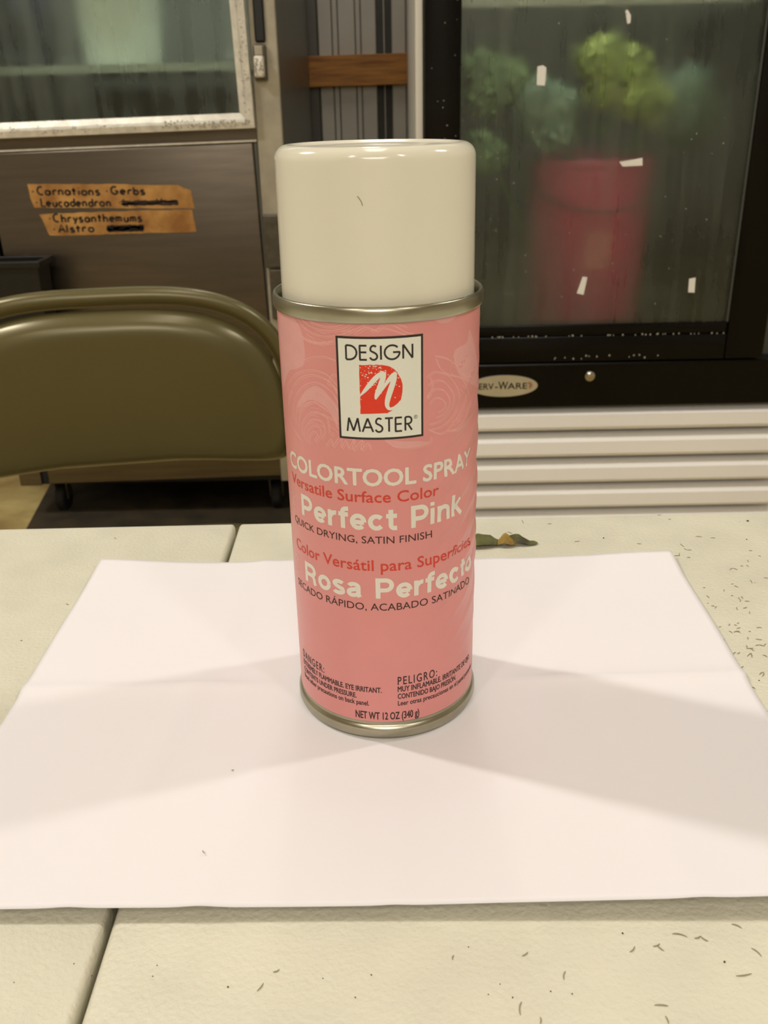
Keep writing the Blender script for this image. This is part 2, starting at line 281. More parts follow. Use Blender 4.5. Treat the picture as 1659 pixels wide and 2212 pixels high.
M_pinkline = mat('rose_line_print', srgb(226, 165, 157), 0.36, var=0.03, spec=0.4)
M_printwhite = mat('cream_print', srgb(222, 215, 203), 0.4, var=0.03)
M_printred = mat('red_print', srgb(205, 58, 38), 0.4, var=0.06, vscale=300)
M_printdark = mat('dark_print', srgb(52, 18, 16), 0.45, var=0.05)
M_logoblack = mat('logo_black', srgb(34, 26, 20), 0.45, var=0.05)
M_logowhite = mat('logo_white', srgb(224, 223, 210), 0.4, var=0.02)
M_logored = mat('logo_red', srgb(220, 52, 22), 0.4, var=0.05)
M_clip = mat('dry_clipping', srgb(160, 148, 118), 0.8, var=0.35, vscale=300)
M_dot = mat('dark_crumb', srgb(74, 62, 44), 0.8, var=0.4, vscale=300)
M_leafgreen = mat('wilted_leaf', srgb(106, 108, 52), 0.6, vscale=90, col2=srgb(62, 58, 26), bump=0.5, bscale=200)
M_leafyellow = mat('yellowed_leaf', srgb(178, 150, 62), 0.6, vscale=90, col2=srgb(120, 92, 36), bump=0.4, bscale=200)

M_hair = mat('pale_hair', srgb(150, 146, 122), 0.7, var=0.2)
M_floorshade = mat('stained_shaded_floor', srgb(64, 54, 36), 0.75, vscale=14, col2=srgb(38, 32, 22), bump=0.4, bscale=60)  # floor dirt and shade put into one dark colour
# ------------------------------------------------------------------ room shell
X0, X1, Y0, Y1, ZC = -2.6, 2.6, -3.6, 2.75, 2.65
def struct(name, mb, m, label, parent=None, cat=None):
    o = mb.build(name, m, parent); 
    if not parent: tag(o, label, cat, kind='structure')
    return o
struct('floor', MB().box(X0, X1, Y0, Y1 + .1, -0.08, 0), M_floor, 'stained yellowish concrete floor under the coolers', cat='floor')
struct('ceiling', MB().box(X0, X1, Y0, Y1 + .1, ZC, ZC + .08), M_ceil, 'plain off-white ceiling above the work room', cat='ceiling')
struct('wall_left', MB().box(X0 - .08, X0, Y0, Y1 + .1, 0, ZC), M_wall, 'plain cream wall on the left of the room', cat='wall')
struct('wall_right', MB().box(X1, X1 + .08, Y0, Y1 + .1, 0, ZC), M_wall, 'plain cream wall on the right of the room', cat='wall')
struct('wall_front', MB().box(X0, X1, Y0 - .08, Y0, 0, ZC), M_wall, 'plain cream wall behind the photographer', cat='wall')
wb = struct('wall_back', MB().box(X0, X1, Y1 + .02, Y1 + .1, 0, ZC), M_walldark, 'white ribbed metal wall seen between the two coolers', cat='wall')
def wallpanel(a, b, y=Y1, m=M_wallwhite):
    MB().box(a + .0012, b - .0012, y, Y1 + .02, 0, ZC, 0.0025, 1).build('wall_panel', m, wb)
edges = [-0.1845, -0.1428, -0.1254, -0.0743, -0.0582, -0.0125]
for a, b in zip(edges[:-1], edges[1:]): wallpanel(a, b)
wallpanel(0.0075, 0.0135, Y1 + .004)
wallpanel(0.0319, 0.0749); wallpanel(0.0749, 0.0937); wallpanel(0.0937, 0.16)
for k in range(9):
    wallpanel(0.16 + k * .17, 0.16 + k * .17 + .125); wallpanel(0.16 + k * .17 + .13, 0.16 + k * .17 + .165, Y1 + .006)
wallpanel(-0.40, -0.1845, Y1 + .008, M_sidegrey)
for k in range(12):
    wallpanel(-0.40 - (k + 1) * .17, -0.40 - k * .17 - .045)
b = MB().box(-0.30, 0.105, Y1 - .022, Y1 - .001, 0.9905, 1.0745, .002).build('wood_board', M_board)
b.rotation_euler = (0, -0.012, 0); b.location = (0, 0, 0.0)
tag(b, 'brown pine board fixed across the ribbed wall between the coolers', 'board')

# ------------------------------------------------------------------ folding table with centre seam
tb = empty('folding_table', (0, 0.155, 0), 0.008)
tag(tb, 'off-white plastic folding table with a seam, holding the spray can', 'table')
SEAM = -0.0800
for a, b_ in ((SEAM - .92, SEAM - .0011), (SEAM + .0011, SEAM + .92)):
    MB().box(a, b_, -0.76, 0.0, T - .045, T, .0022, 3).build('table_top_half', M_table, tb, smooth=True)
for sx in (-1, 1):
    lg = MB()
    for yy in (-.66, -.10):
        lg.tube([(SEAM + sx * .74, yy, T - .045), (SEAM + sx * .74, yy, .0)], .014, 10)
    lg.tube([(SEAM + sx * .74, -.66, .12), (SEAM + sx * .74, -.10, .12)], .012, 10)
    lg.build('leg_frame', M_tleg, tb, smooth=True)
    MB().tube([(SEAM + sx * .74, -.38, T - .05), (SEAM + sx * .25, -.38, T - .05)], .010, 8).build('brace', M_tleg, tb, smooth=True)

# ------------------------------------------------------------------ sheet of paper with a fold and lifted edges
def paper_z(u, v):
    """height of the sheet above the table; u across 0..1, v front 0 to back 1"""
    z = 0.0006
    fold = 0.515 + 0.02 * (u - .5)
    if v < fold:
        t = (fold - v) / fold
        z += 0.0050 * t ** 1.6 * (0.35 + 0.65 * min(1, max(0, (u + .05) * 1.5)))
        z += 0.0009 * math.sin(u * 7 + 1) * t
    # fold ridge
    z += 0.0017 * math.exp(-abs((v - fold) / 0.016))
    # back left corner bends up, back right corner a little
    d = max(0, (v - .86) / .14) * max(0, (.2 - u) / .2); z += 0.0012 * d ** 1.3
    d = max(0, (v - .90) / .10) * max(0, (u - .86) / .14); z += 0.0016 * d
    z += 0.0008 * (1 + math.sin(u * 13 + 2)) * max(0, (v - .8) / .2)
    z += 0.0007 * (1 + math.sin(v * 11)) * max(0, (u - .85) / .15) + 0.0006 * (1 + math.sin(v * 9 + 1)) * max(0, (.12 - u) / .12)
    # soft handling creases
    for (uc, k, w, h) in ((.22, .10, .018, .0005), (.36, .13, .02, .0006), (.52, .02, .015, .0003), (.78, -.12, .02, .0004)):
        z += h * math.exp(-((u - uc - k * (v - .3)) / w) ** 2)
    cx, cy = 0.2794 * u - .1421, 0.2159 * v - .1084
    r = math.hypot(cx, cy)
    return 0.0006 + (z - 0.0006) * min(1, max(0, (r - .036) / .03))
NX, NY = 120, 96
pm = MB(); vs = []; fs = []
for j in range(NY + 1):
    for i in range(NX + 1):
        u_, v_ = i / NX, j / NY
        vs.append((0.2794 * u_, 0.2159 * v_, paper_z(u_, v_)))
for j in range(NY):
    for i in range(NX):
        a = j * (NX + 1) + i; fs.append((a, a + 1, a + NX + 2, a + NX + 1))
pm.add(vs, fs)
paper = pm.build('paper_sheet', M_paper, smooth='all', loc=(-0.1421, -0.1084, T), fix=False)
paper.rotation_euler = (0, 0, -0.009)
sm = paper.modifiers.new('thickness', 'SOLIDIFY'); sm.thickness = 0.00018; sm.offset = -1
tag(paper, 'blank white sheet of paper with a fold across, under the spray can', 'paper')

# ------------------------------------------------------------------ spray can
can = empty('spray_can', (0, 0, T + 0.0008))
tag(can, 'pink aerosol spray can with a cream cap standing on the paper', 'spray can')
RB = 0.0325
prof = [(0.0300, 0.0012), (0.0318, 0.0002), (0.0330, 0.0003), (0.0334, 0.0014), (0.0334, 0.0036), (0.0331, 0.0046), (0.0325, 0.0050), (0.0321, 0.0056), (0.0321, 0.0066), (0.0324, 0.0073)]
MB().lathe([(0.0, 0.004), (0.028, 0.004)] + prof, 128).build('base_rim', M_tin, can, smooth='all')
prof = [(0.0323, 0.1462), (0.0325, 0.1468), (0.0333, 0.1472), (0.0336, 0.1480), (0.0336, 0.1504), (0.0333, 0.1514), (0.0328, 0.1518), (0.0323, 0.1514), (0.0320, 0.1502), (0.0317, 0.1460), (0.0312, 0.1410), (0.0290, 0.1400), (0.0, 0.146)]
MB().lathe(prof, 128).build('top_rim', M_tin, can, smooth='all')
HC = 0.1943
prof = [(0.0306, 0.1415)]
prof += [(0.0306 - 0.0003 * (z - .1415) / .045, z) for z in (0.150, 0.160, 0.170, 0.180, 0.1880)]
for k in range(0, 10):
    a = k / 9 * PI / 2; prof.append((0.0263 + 0.0040 * math.cos(a), HC - .0040 + 0.0040 * math.sin(a)))
prof += [(0.0255, HC - .00015), (0.0246, HC - .0006), (0.0235, HC - .0008), (0.012, HC - .0009), (0.0, HC - .0009)]
MB().lathe(prof, 160).build('cap', M_cap, can, smooth='all')

def wrinkle(s, z):
    """radial offset of the label film in mm; s, z in mm on the label"""
    e = 1 / (1 + math.exp(-(s - 21) / 4.0)) * math.exp(-((z - 80) / 44) ** 4)
    w = 0.40 * math.sin((z * 0.60 - s * 0.30) + 1.2 * math.sin(z * .13 + s * .07)) + 0.26 * math.sin(z * 0.29 + s * .16 + 1.0) + 0.14 * math.sin(z * 1.25 - s * .85)
    f = 0.07 * math.sin(z * .5 - s * .42 + 2) * math.exp(-((s - 12) / 14) ** 2) * math.exp(-((z - 60) / 40) ** 2)
    return 0.70 * e * w + f
def wrap(s, z, off):
    r = RB * 1000 + wrinkle(s, z) + off; a = s / (RB * 1000)
    return (r * math.sin(a) / 1000, -r * math.cos(a) / 1000, z / 1000)
NS, NZ = 420, 190; vs = []; fs = []; circ = 2 * PI * RB * 1000
for j in range(NZ + 1):
    for i in range(NS):
        vs.append(wrap(-circ / 2 + circ * i / NS, 6.9 + (147.0 - 6.9) * j / NZ, 0))
for j in range(NZ):
    for i in range(NS):
        i2 = (i + 1) % NS; fs.append((j * NS + i, j * NS + i2, (j + 1) * NS + i2, (j + 1) * NS + i))
label = MB().add(vs, fs).build('label_wrap', M_label, can, smooth='all', fix=False)
tag(label, 'pink printed label with pale rose outlines')

def onto_can(mb_or_bm, name, m, off, step=1.3):
    """flat (x,0,z) mm mesh -> cut into narrow strips -> wrapped on the label"""
    if isinstance(mb_or_bm, MB):
        me = bpy.data.meshes.new('t'); me.from_pydata(mb_or_bm.v, [], mb_or_bm.f)
        bm = bmesh.new(); bm.from_mesh(me); bpy.data.meshes.remove(me)
    else: bm = mb_or_bm
    for ax in (0, 2):
        lo = min(v.co[ax] for v in bm.verts); hi = max(v.co[ax] for v in bm.verts)
        k = math.ceil(lo / step) * step
        nrm = Vector((1, 0, 0)) if ax == 0 else Vector((0, 0, 1))
        while k < hi:
            bmesh.ops.bisect_plane(bm, geom=list(bm.verts) + list(bm.edges) + list(bm.faces), plane_co=nrm * k, plane_no=nrm, dist=1e-5)
            k += step
    for v in bm.verts: v.co = wrap(v.co.x, v.co.z, off + v.co.y)
    bm.normal_update()
    me = bpy.data.meshes.new(name); bm.to_mesh(me); bm.free(); me.materials.append(m)
    o = bpy.data.objects.new(name, me); COL.objects.link(o); o.parent = label
    return o

_dg = None
def text_bm(txt, x0, x1, zb, cap, bold=0.0, vertical=False, space=1.0):
    """filled text as a flat bmesh: x spans x0..x1, baseline zb, capital height cap (mm)"""
    def mk(t):
        c = bpy.data.curves.new('txt', 'FONT'); c.body = t; c.size = 1.0; c.space_character = space
        c.resolution_u = 3; c.fill_mode = 'FRONT'
        o = bpy.data.objects.new('txt', c); COL.objects.link(o)
        dg = bpy.context.evaluated_depsgraph_get(); me = bpy.data.meshes.new_from_object(o.evaluated_get(dg))
        COL.objects.unlink(o); bpy.data.objects.remove(o); bpy.data.curves.remove(c)
        return me
    mh = mk('H'); ch = max(v.co.y for v in mh.vertices); cb = min(v.co.y for v in mh.vertices); bpy.data.meshes.remove(mh)
    me = mk(txt); bm = bmesh.new(); bm.from_mesh(me); bpy.data.meshes.remove(me)
    lo = min(v.co.x for v in bm.verts); hi = max(v.co.x for v in bm.verts)
    for v in bm.verts:
        x = (v.co.x - lo) / (hi - lo) ; y = (v.co.y - cb) / (ch - cb)
        if not vertical: v.co = Vector((x0 + x * (x1 - x0), 0, zb + y * cap))
        else: v.co = Vector((x1 - y * (x1 - x0), 0, zb + x * cap))
    if bold:      # heavier weight: the same outline laid down again around a small circle
        src = bm.copy(); me = bpy.data.meshes.new('w'); r_ = bold * cap * 1.25
        for k in range(8):
            d = src.copy(); dx, dz = r_ * math.cos(k * PI / 4), r_ * math.sin(k * PI / 4)
            for v in d.verts: v.co.x += dx; v.co.z += dz; v.co.y += .002 * (k + 1)
            d.to_mesh(me); d.free(); bm.from_mesh(me)
        src.free(); bpy.data.meshes.remove(me)
    return bm
TXT = [  # text, x0, x1, baseline, cap height, bold, material, description
    ('COLORTOOL SPRAY', -37.9, 35.8, 96.5, 5.35, .030, M_printwhite, 'cream product line lettering'),
    ('Versatile Surface Color', -37.5, 19.1, 90.75, 3.65, .012, M_printred, 'red lettering'),
    ('QUICK DRYING, SATIN FINISH', -37.2, 16.5, 76.45, 2.45, .002, M_printdark, 'thin dark lettering'),
    ('Color Versátil para Superficies', -37.3, 36.9, 66.6, 3.85, .012, M_printred, 'red lettering'),
    ('SECADO RÁPIDO, ACABADO SATINADO', -38.2, 36.6, 51.85, 2.6, .002, M_printdark, 'thin dark lettering'),
    ('DANGER:', -38.0, -23.8, 22.2, 3.1, .010, M_printdark, 'dark warning heading'),
    ('EXTREMELY FLAMMABLE. EYE IRRITANT.', -38.0, -1.6, 19.2, 2.05, .022, M_printdark, 'small dark warning line'),
    ('CONTENTS UNDER PRESSURE.', -37.8, -10.6, 16.25, 1.95, .022, M_printdark, 'small dark warning line'),
    ('Read other precautions on back panel.', -37.7, -6.1, 13.6, 1.9, .018, M_printdark, 'small dark warning line'),
    ('PELIGRO:', 4.05, 18.8, 22.2, 3.2, .010, M_printdark, 'dark warning heading'),
    ('MUY INFLAMABLE. IRRITANTE DE OJO.', 4.0, 39.0, 19.35, 2.1, .022, M_printdark, 'small dark warning line'),
    ('CONTENIDO BAJO PRESIÓN.', 4.0, 28.2, 16.45, 2.0, .022, M_printdark, 'small dark warning line'),
    ('Leer otras precauciones en el panel posterior.', 4.0, 42.5, 13.65, 1.85, .018, M_printdark, 'small dark warning line'),
    ('NET WT 12 OZ (340 g)', -11.1, 11.6, 8.0, 2.95, .018, M_printdark, 'dark net weight line'),
]
for t, x0, x1, zb, cp, bd, m, ds in TXT:
    sp = 1.25 if t in ('DANGER:', 'PELIGRO:') else 1.0
    tag(onto_can(text_bm(t, x0, x1, zb, cp, bd, space=sp), 'lettering', m, 0.05), ds)
for zb in (79.9, 56.4):
    tag(onto_can(text_bm('780', -39.6, -35.9, zb, 7.0, 0, vertical=True), 'lettering', M_pinkline, 0.04), 'pale upright colour number')

# pale rose drawing
for k, pts in PETALS.items():
    q = spline(pts, 5, True)
    onto_can(MB().add([(x, 0, z) for x, z in q], [tuple(range(len(q)))]), 'printed_petal', M_pinklight, 0.012)
for k, cs in ROSES.items():
    mb = MB()
    for c in cs:
        if len(c) < 2: continue
        for (dx, dz, w) in ((0, 0, .26), (.5, -.45, .16)):
            mb.ribbon(spline([(x + dx, z + dz) for x, z in c], 6), w)
    onto_can(mb, 'rose_outline', M_pinkline, 0.022)['kind'] = 'stuff'
# fine hatch strokes inside petals
hb = MB()
for cx, cz, r0, r1, a0, a1, n in ((-22, 110, 6, 15, .2, 2.6, 16), (-16, 148, 5, 12, 3.5, 6.0, 13), (24, 118, 5, 14, -1.5, 1.9, 15), (-36, 137, 4, 10, -1, 1, 7), (33, 132, 3, 9, 2, 4, 7)):
    for i in range(n):
        rr = r0 + (r1 - r0) * rnd.random(); s0 = a0 + (a1 - a0) * rnd.random() * .6; s1 = s0 + .35 + .5 * rnd.random()
        pts = [(cx + rr * 1.05 * math.cos(s0 + (s1 - s0) * t / 8) + .4 * math.sin(t), min(146.5, cz + rr * .75 * math.sin(s0 + (s1 - s0) * t / 8))) for t in range(9)]
        if -14 < pts[4][0] < 14.5: continue
        hb.ribbon(pts, .15)
onto_can(hb, 'rose_hatching', M_pinkline, 0.018)['kind'] = 'stuff'

# logo panel
def rect(x0, x1, z0, z1): return MB().add([(x0, 0, z0), (x1, 0, z0), (x1, 0, z1), (x0, 0, z1)], [(0, 1, 2, 3)])
tag(onto_can(rect(-12.85, 13.5, 111.6, 143.25), 'logo_border', M_logoblack, 0.04), 'thin black logo frame')
tag(onto_can(rect(-12.15, 12.8, 112.3, 142.55), 'logo_panel', M_logowhite, 0.06), 'white logo panel')
# stroke alphabet: polylines in a unit-height box (x from 0), width given last
def arc(cx, cz, rx, rz, a0, a1, n=14):
    return [(cx + rx * math.cos(math.radians(a0 + (a1 - a0) * i / n)), cz + rz * math.sin(math.radians(a0 + (a1 - a0) * i / n))) for i in range(n + 1)]
GEO = {
    'D': ([[(.06, 0), (.06, 1)], [(.06, 1), (.28, 1)] + arc(.28, .5, .5, .5, 90, -90) + [(.06, 0)]], .84),
    'E': ([[(.06, 0), (.06, 1)], [(.02, 1), (.52, 1)], [(.02, .53), (.50, .53)], [(.02, 0), (.52, 0)]], .60),
    'S': ([arc(.28, .745, .21, .255, 40, 200) + [(.14, .60), (.30, .52), (.44, .42)] + arc(.27, .24, .24, .24, 30, -165)], .60),
    'I': ([[(.06, 0), (.06, 1)]], .16),
    'G': ([arc(.54, .5, .50, .5, 42, 315) + arc(.54, .5, .50, .5, 315, 360, 4) + [(1.04, .5), (.60, .5)]], 1.12),
    'N': ([[(.06, 0), (.06, 1)], [(.06, 1), (.70, 0)], [(.70, 0), (.70, 1)]], .80),
    'M': ([[(.04, 0), (.18, 1)], [(.18, 1), (.50, .05)], [(.50, .05), (.82, 1)], [(.82, 1), (.96, 0)]], 1.02),
    'A': ([[(.02, 0), (.40, 1)], [(.40, 1), (.78, 0)], [(.16, .34), (.64, .34)]], .82),
    'T': ([[(.0, 1), (.56, 1)], [(.28, 0), (.28, 1)]], .58),
    'R': ([[(.06, 0), (.06, 1)], [(.06, 1), (.28, 1)] + arc(.28, .745, .24, .255, 90, -90) + [(.06, .49)], [(.24, .49), (.54, 0)]], .60),
}
def strokes(word, table, x0, x1, zb, cap, w, gap=.10, jit=0.0):
    adv = []; x = 0
    for ch in word:
        if ch == ' ': adv.append(x); x += .45; continue
        adv.append(x); x += table[ch][1] + gap
    ly = 0; tot = x - gap; sx = (x1 - x0) / tot; mb = MB()
    for ch, a in zip(word, adv):
        if ch == ' ': continue
        j1, j2 = rnd.uniform(-jit, jit), rnd.uniform(-jit, jit)
        for pl in table[ch][0]:
            n0 = len(mb.v); mb.ribbon([(x0 + (a + px + j1) * sx, zb + (pz + j2) * cap) for px, pz in pl], w)
            ly = (ly + 1) % 4; mb.v[n0:] = [(p[0], .003 * ly, p[2]) for p in mb.v[n0:]]
    return mb
GROT = {  # heavy grotesque lower case and capitals drawn as centre lines
    'P': ([[(.12, 0), (.12, 1)], [(.12, .9), (.42, .9)] + arc(.42, .655, .235, .245, 90, -90) + [(.12, .41)]], .77),
    'R': ([[(.12, 0), (.12, 1)], [(.12, .9), (.44, .9)] + arc(.44, .67, .225, .23, 90, -90) + [(.12, .44)], [(.42, .44), (.55, .40), (.63, .29), (.65, .10), (.70, 0)]], .82),
    'e': ([[(.10, .345), (.56, .345)], arc(.33, .365, .235, .275, -4, 318)], .66),
    'r': ([[(.11, 0), (.11, .74)], arc(.37, .36, .25, .285, 165, 82)], .43),
    'f': ([[(.2, 0), (.2, .74)] + arc(.38, .76, .18, .15, 180, 90) + [(.44, .91)], [(.02, .645), (.42, .645)]], .44),
    'c': ([arc(.33, .37, .235, .275, 40, 320)], .63),
    't': ([[(.2, .93), (.2, .22)] + arc(.34, .22, .14, .13, 180, 270) + [(.43, .095)], [(.02, .645), (.43, .645)]], .45),
    'i': ([[(.11, 0), (.11, .74)], [(.11, .84), (.11, 1.0)]], .27),
    'n': ([[(.11, 0), (.11, .74)], arc(.34, .42, .23, .23, 170, 0) + [(.57, 0)]], .70),
    'k': ([[(.11, 0), (.11, 1)], [(.54, .74), (.15, .34)], [(.27, .47), (.58, 0)]], .66),
    'o': ([arc(.34, .37, .24, .275, 0, 360, 22)], .68),
    's': ([arc(.31, .53, .19, .12, 25, 190) + [(.20, .43), (.34, .36), (.48, .30)] + arc(.30, .20, .20, .11, 20, -165)], .60),
    'a': ([arc(.31, .50, .19, .145, 165, 0) + [(.50, .14), (.55, .02)], [(.50, .43), (.28, .37)] + arc(.25, .225, .145, .13, 110, 290) + [(.44, .13), (.50, .24)]], .66),
}
tag(onto_can(strokes('Perfect Pink', GROT, -31.4 - .0, 30.3, 81.1, 7.65, 1.55, .045), 'lettering', M_printwhite, 0.05, .9), 'large cream colour name')
tag(onto_can(strokes('Rosa Perfecto', GROT, -31.6, 39.6, 56.35, 7.55, 1.55, .045), 'lettering', M_printwhite, 0.05, .9), 'large cream colour name')
tag(onto_can(strokes('DESIGN', GEO, -9.95, 10.55, 136.4, 4.2, .58), 'lettering', M_logoblack, 0.08, .8), 'black logo lettering')
tag(onto_can(strokes('MASTER', GEO, -10.3, 10.0, 114.1, 4.3, .58), 'lettering', M_logoblack, 0.08, .8), 'black logo lettering')
rb = MB().ribbon([(11.0 + .55 * math.cos(a * PI / 8), 118.1 + .55 * math.sin(a * PI / 8)) for a in range(17)], .13)
for pl in ([(10.8, 117.8), (10.8, 118.4)], [(10.8, 118.4), (11.05, 118.4), (11.15, 118.25), (11.05, 118.1), (10.8, 118.1)], [(11.0, 118.1), (11.2, 117.8)]): rb.ribbon(pl, .11)
onto_can(rb, 'registered_mark', M_logoblack, 0.08, .8)
# red letter with ragged edge
ol = [(-5.85, 134.9)]
for i in range(1, 9): ol.append((-5.85 + i * .85, 134.9 + rnd.uniform(-.25, .12)))
ol += [(x + rnd.uniform(-.12, .12), z + rnd.uniform(-.12, .12)) for x, z in arc(0.9, 127.35, 6.05, 7.5, 80, -84, 26)]
ol += [(-5.9, 119.75)]
for i in range(1, 14): ol.append((-5.88 + rnd.uniform(-.05, .12), 119.75 + i * 1.08))
onto_can(MB().add([(x, 0, z) for x, z in ol], [tuple(range(len(ol)))]), 'logo_initial', M_logored, 0.08)
sw = MB()
def brush(pts, ws, k=7):
    q = spline([(x, z, w) for (x, z), w in zip(pts, ws)], k); n0 = len(sw.v); sw.ribbon([(a, b) for a, b, c in q], [max(.05, c) for a, b, c in q]); sw.v[n0:] = [(p[0], .003 * (n0 % 7), p[2]) for p in sw.v[n0:]]
brush([(-6.0, 125.2), (-4.2, 127.2), (-2.2, 129.6), (-.2, 131.6), (1.5, 132.6)], [.2, 1.1, 1.5, 1.5, 1.0])
brush([(1.6, 132.7), (1.2, 131.0), (0.2, 128.2), (-.8, 125.8), (-1.2, 124.4)], [.9, 1.6, 1.6, 1.3, .5])
brush([(-1.2, 124.4), (.6, 127.0), (2.4, 129.6), (4.0, 131.4), (5.2, 132.3)], [.4, .7, 1.1, 1.5, .9])
brush([(5.0, 132.2), (4.4, 130.2), (3.4, 127.4), (2.5, 124.6), (2.2, 122.6), (2.8, 121.4), (4.0, 121.5), (5.4, 122.6), (6.3, 123.8)], [.6, 1.5, 1.7, 1.6, 1.3, 1.0, .8, .5, .15])
onto_can(sw, 'logo_swash', M_logowhite, 0.11)
sk = MB()
for i in range(150):
    x, z = rnd.uniform(-5.7, 6.2), 134.6 - abs(rnd.gauss(0, 4.2)); r = rnd.uniform(.06, .24)
    if ((x - .9) / 5.7) ** 2 + ((z - 127.35) / 7.2) ** 2 > 1 and x > .9 or z < 120.5: continue
    sk.add([(x + r * rnd.uniform(.6, 1.4) * math.cos(a * PI / 3), 0, z + r * rnd.uniform(.5, 1.1) * math.sin(a * PI / 3)) for a in range(6)], [tuple(range(6))])
onto_can(sk, 'logo_speckle', M_logowhite, 0.10)['kind'] = 'stuff'

# ------------------------------------------------------------------ folding chair
ch = empty('folding_chair', (-0.335, 0.785, 0), math.radians(9))
tag(ch, 'beige enamelled steel folding chair behind the table', 'chair')
def sup(a, b, n, z0, th):
    c, s_ = math.cos(th), math.sin(th)
    return (a * abs(c) ** (2 / n) * (1 if c >= 0 else -1), z0 + b * abs(s_) ** (2 / n) * (1 if s_ >= 0 else -1))
top = [sup(.222, .184, 3.2, .556, PI * i / 48) for i in range(49)]
fr = [(.222, -.40, .012), (.222, -.30, .13), (.222, -.17, .32), (.222, -.06, .47), (.222, .0, .53)] + [(x, .022 + .0 * z, z) for x, z in top] + \
     [(-.222, .0, .53), (-.222, -.06, .47), (-.222, -.17, .32), (-.222, -.30, .13), (-.222, -.40, .012)]
MB().tube(fr, .0115, 14).build('frame_tube', M_chair, ch, smooth='all')
NR, NA = 22, 120; vs = []; fs = []
def panel_outline(th):
    x, z = sup(.212, .170, 3.0, .556, th)
    if math.sin(th) < 0:
        x = .212 * abs(math.cos(th)) ** (2 / 7) * (1 if math.cos(th) >= 0 else -1)
        z = .556 - (.022 + .020 * (x / .212) ** 2 * .9) * abs(math.sin(th)) ** (2 / 7)
    return x, z
for i in range(NR + 1):
    t = 1 - i / NR * .999
    for k in range(NA):
        x, z = panel_outline(2 * PI * (k + .5) / NA)
        X, Z = x * t, .60 + (z - .60) * t
        d = (1 - t) * min(.17, .19) 
        bul = .020 * (1 - math.exp(-(d / .013) ** 1.4)) if z > .556 or True else 0
        if math.sin(2 * PI * (k + .5) / NA) < 0: bul = .020 * (1 - math.exp(-((1 - t) * .07 / .006) ** 1.2))
        vs.append((X, .014 - bul - .014 * (1 - (X / .22) ** 2) * 0 + .020 * (X / .22) ** 2 * 0.0, Z))
for i in range(NR):
    for k in range(NA):
        k2 = (k + 1) % NA; fs.append((i * NA + k, i * NA + k2, (i + 1) * NA + k2, (i + 1) * NA + k))
fs.append(tuple(NR * NA + k for k in range(NA)))
pn = MB().add(vs, fs).build('backrest', M_chair, ch, smooth='all')
so = pn.modifiers.new('sheet', 'SOLIDIFY'); so.thickness = .0022; so.offset = 0
seat = MB(); ol = [sup(.195, .195, 5, 0, 2 * PI * k / 64) for k in range(64)]
vs = []; fs = []
for (sc, zz) in ((1.0, .425), (1.0, .438), (.975, .445), (.90, .444), (.4, .437), (.02, .436)):
    vs += [(x * sc, -.19 + y * sc, zz) for x, y in ol]
for i in range(5):
    for k in range(64): fs.append((i * 64 + k, i * 64 + (k + 1) % 64, (i + 1) * 64 + (k + 1) % 64, (i + 1) * 64 + k))
seat.add(vs, fs).build('seat', M_chair, ch, smooth='all')
for sx in (-1, 1):
    MB().tube([(sx * .205, -.33, .43), (sx * .205, -.10, .21), (sx * .205, .10, .012)], .0105, 12).build('rear_leg', M_chair, ch, smooth='all')
    for yy in (-.40, .10):
        MB().lathe([(.0, .0), (.013, .0), (.014, .01), (.0135, .03), (.0, .032)], 16, (sx * (.222 if yy < 0 else .205), yy, 0)).build('foot_cap', M_rubber, ch, smooth=True)
MB().tube([(-.222, -.30, .13), (.222, -.30, .13)], .008, 10).build('stretcher', M_chair, ch, smooth='all')
MB().tube([(-.205, .02, .085), (.205, .02, .085)], .008, 10).build('stretcher', M_chair, ch, smooth='all')

# ------------------------------------------------------------------ steel reach-in cooler (left)
YC = 1.80
SAG = -0.018
cl = empty('steel_cooler', (-0.557, YC, 0))
tag(cl, 'stainless steel cooler with a fogged glass door, on casters, behind the chair', 'cooler')
def cpart(name, mb, m, parent=None, smooth=False):
    o = mb.build(name, m, parent or cl, smooth)
    if parent is None or parent is cl:
        o.location = (0.557, -YC, 0)
    return o
XL, XR, ZB, ZT, YB = -0.905, -0.209, 0.10, 1.98, 2.66
cpart('side_panel', MB().box(XR - .03, XR, YC + .012, YB, ZB, ZT, .002), M_sidegrey)
cpart('side_panel', MB().box(XL, XL + .03, YC + .012, YB, ZB, ZT, .002), M_sidegrey)
cpart('rear_panel', MB().box(XL + .03, XR - .03, YB - .03, YB, ZB, ZT), M_liner)
cpart('top_panel', MB().box(XL + .03, XR - .03, YC, YB - .03, ZT - .04, ZT, .002), M_steel)
cpart('bottom_panel', MB().box(XL + .03, XR - .03, YC + .03, YB - .03, ZB, ZB + .04), M_void)
cpart('shelf_deck', MB().box(XL + .03, XR - .03, YC + .03, YB - .03, .875, .895), M_liner)
cpart('post', MB().box(XR - .054, XR, YC - .004, YC + .012, ZB, ZT, .0025), M_post)
cpart('post', MB().box(XL, XL + .054, YC - .004, YC + .012, ZB, ZT, .0025), M_steel)
# mullion between glass door and lower panel
cpart('mullion', MB().box(XL + .054, XR - .054, YC + .004, YC + .03, .872, .902, .002), M_steel)
cpart('mullion_lip', MB().box(XL + .054, XR - .056, YC - .004, YC + .004, .8735, .8775, .001), M_steel_lt)
# lower steel panel with a folded edge
cpart('lower_panel', MB().box(XL + .056, XR - .064, YC - .002, YC + .02, .112, .8725, .004, 3), M_steel, smooth=True)
cpart('panel_edge', MB().box(XR - .0635, XR - .0555, YC - .001, YC + .012, .13, .8725, .002), M_sidegrey)
cpart('base_rail', MB().box(XL + .05, XR - .05, YC + .004, YC + .03, ZB, .14, .003), M_void)
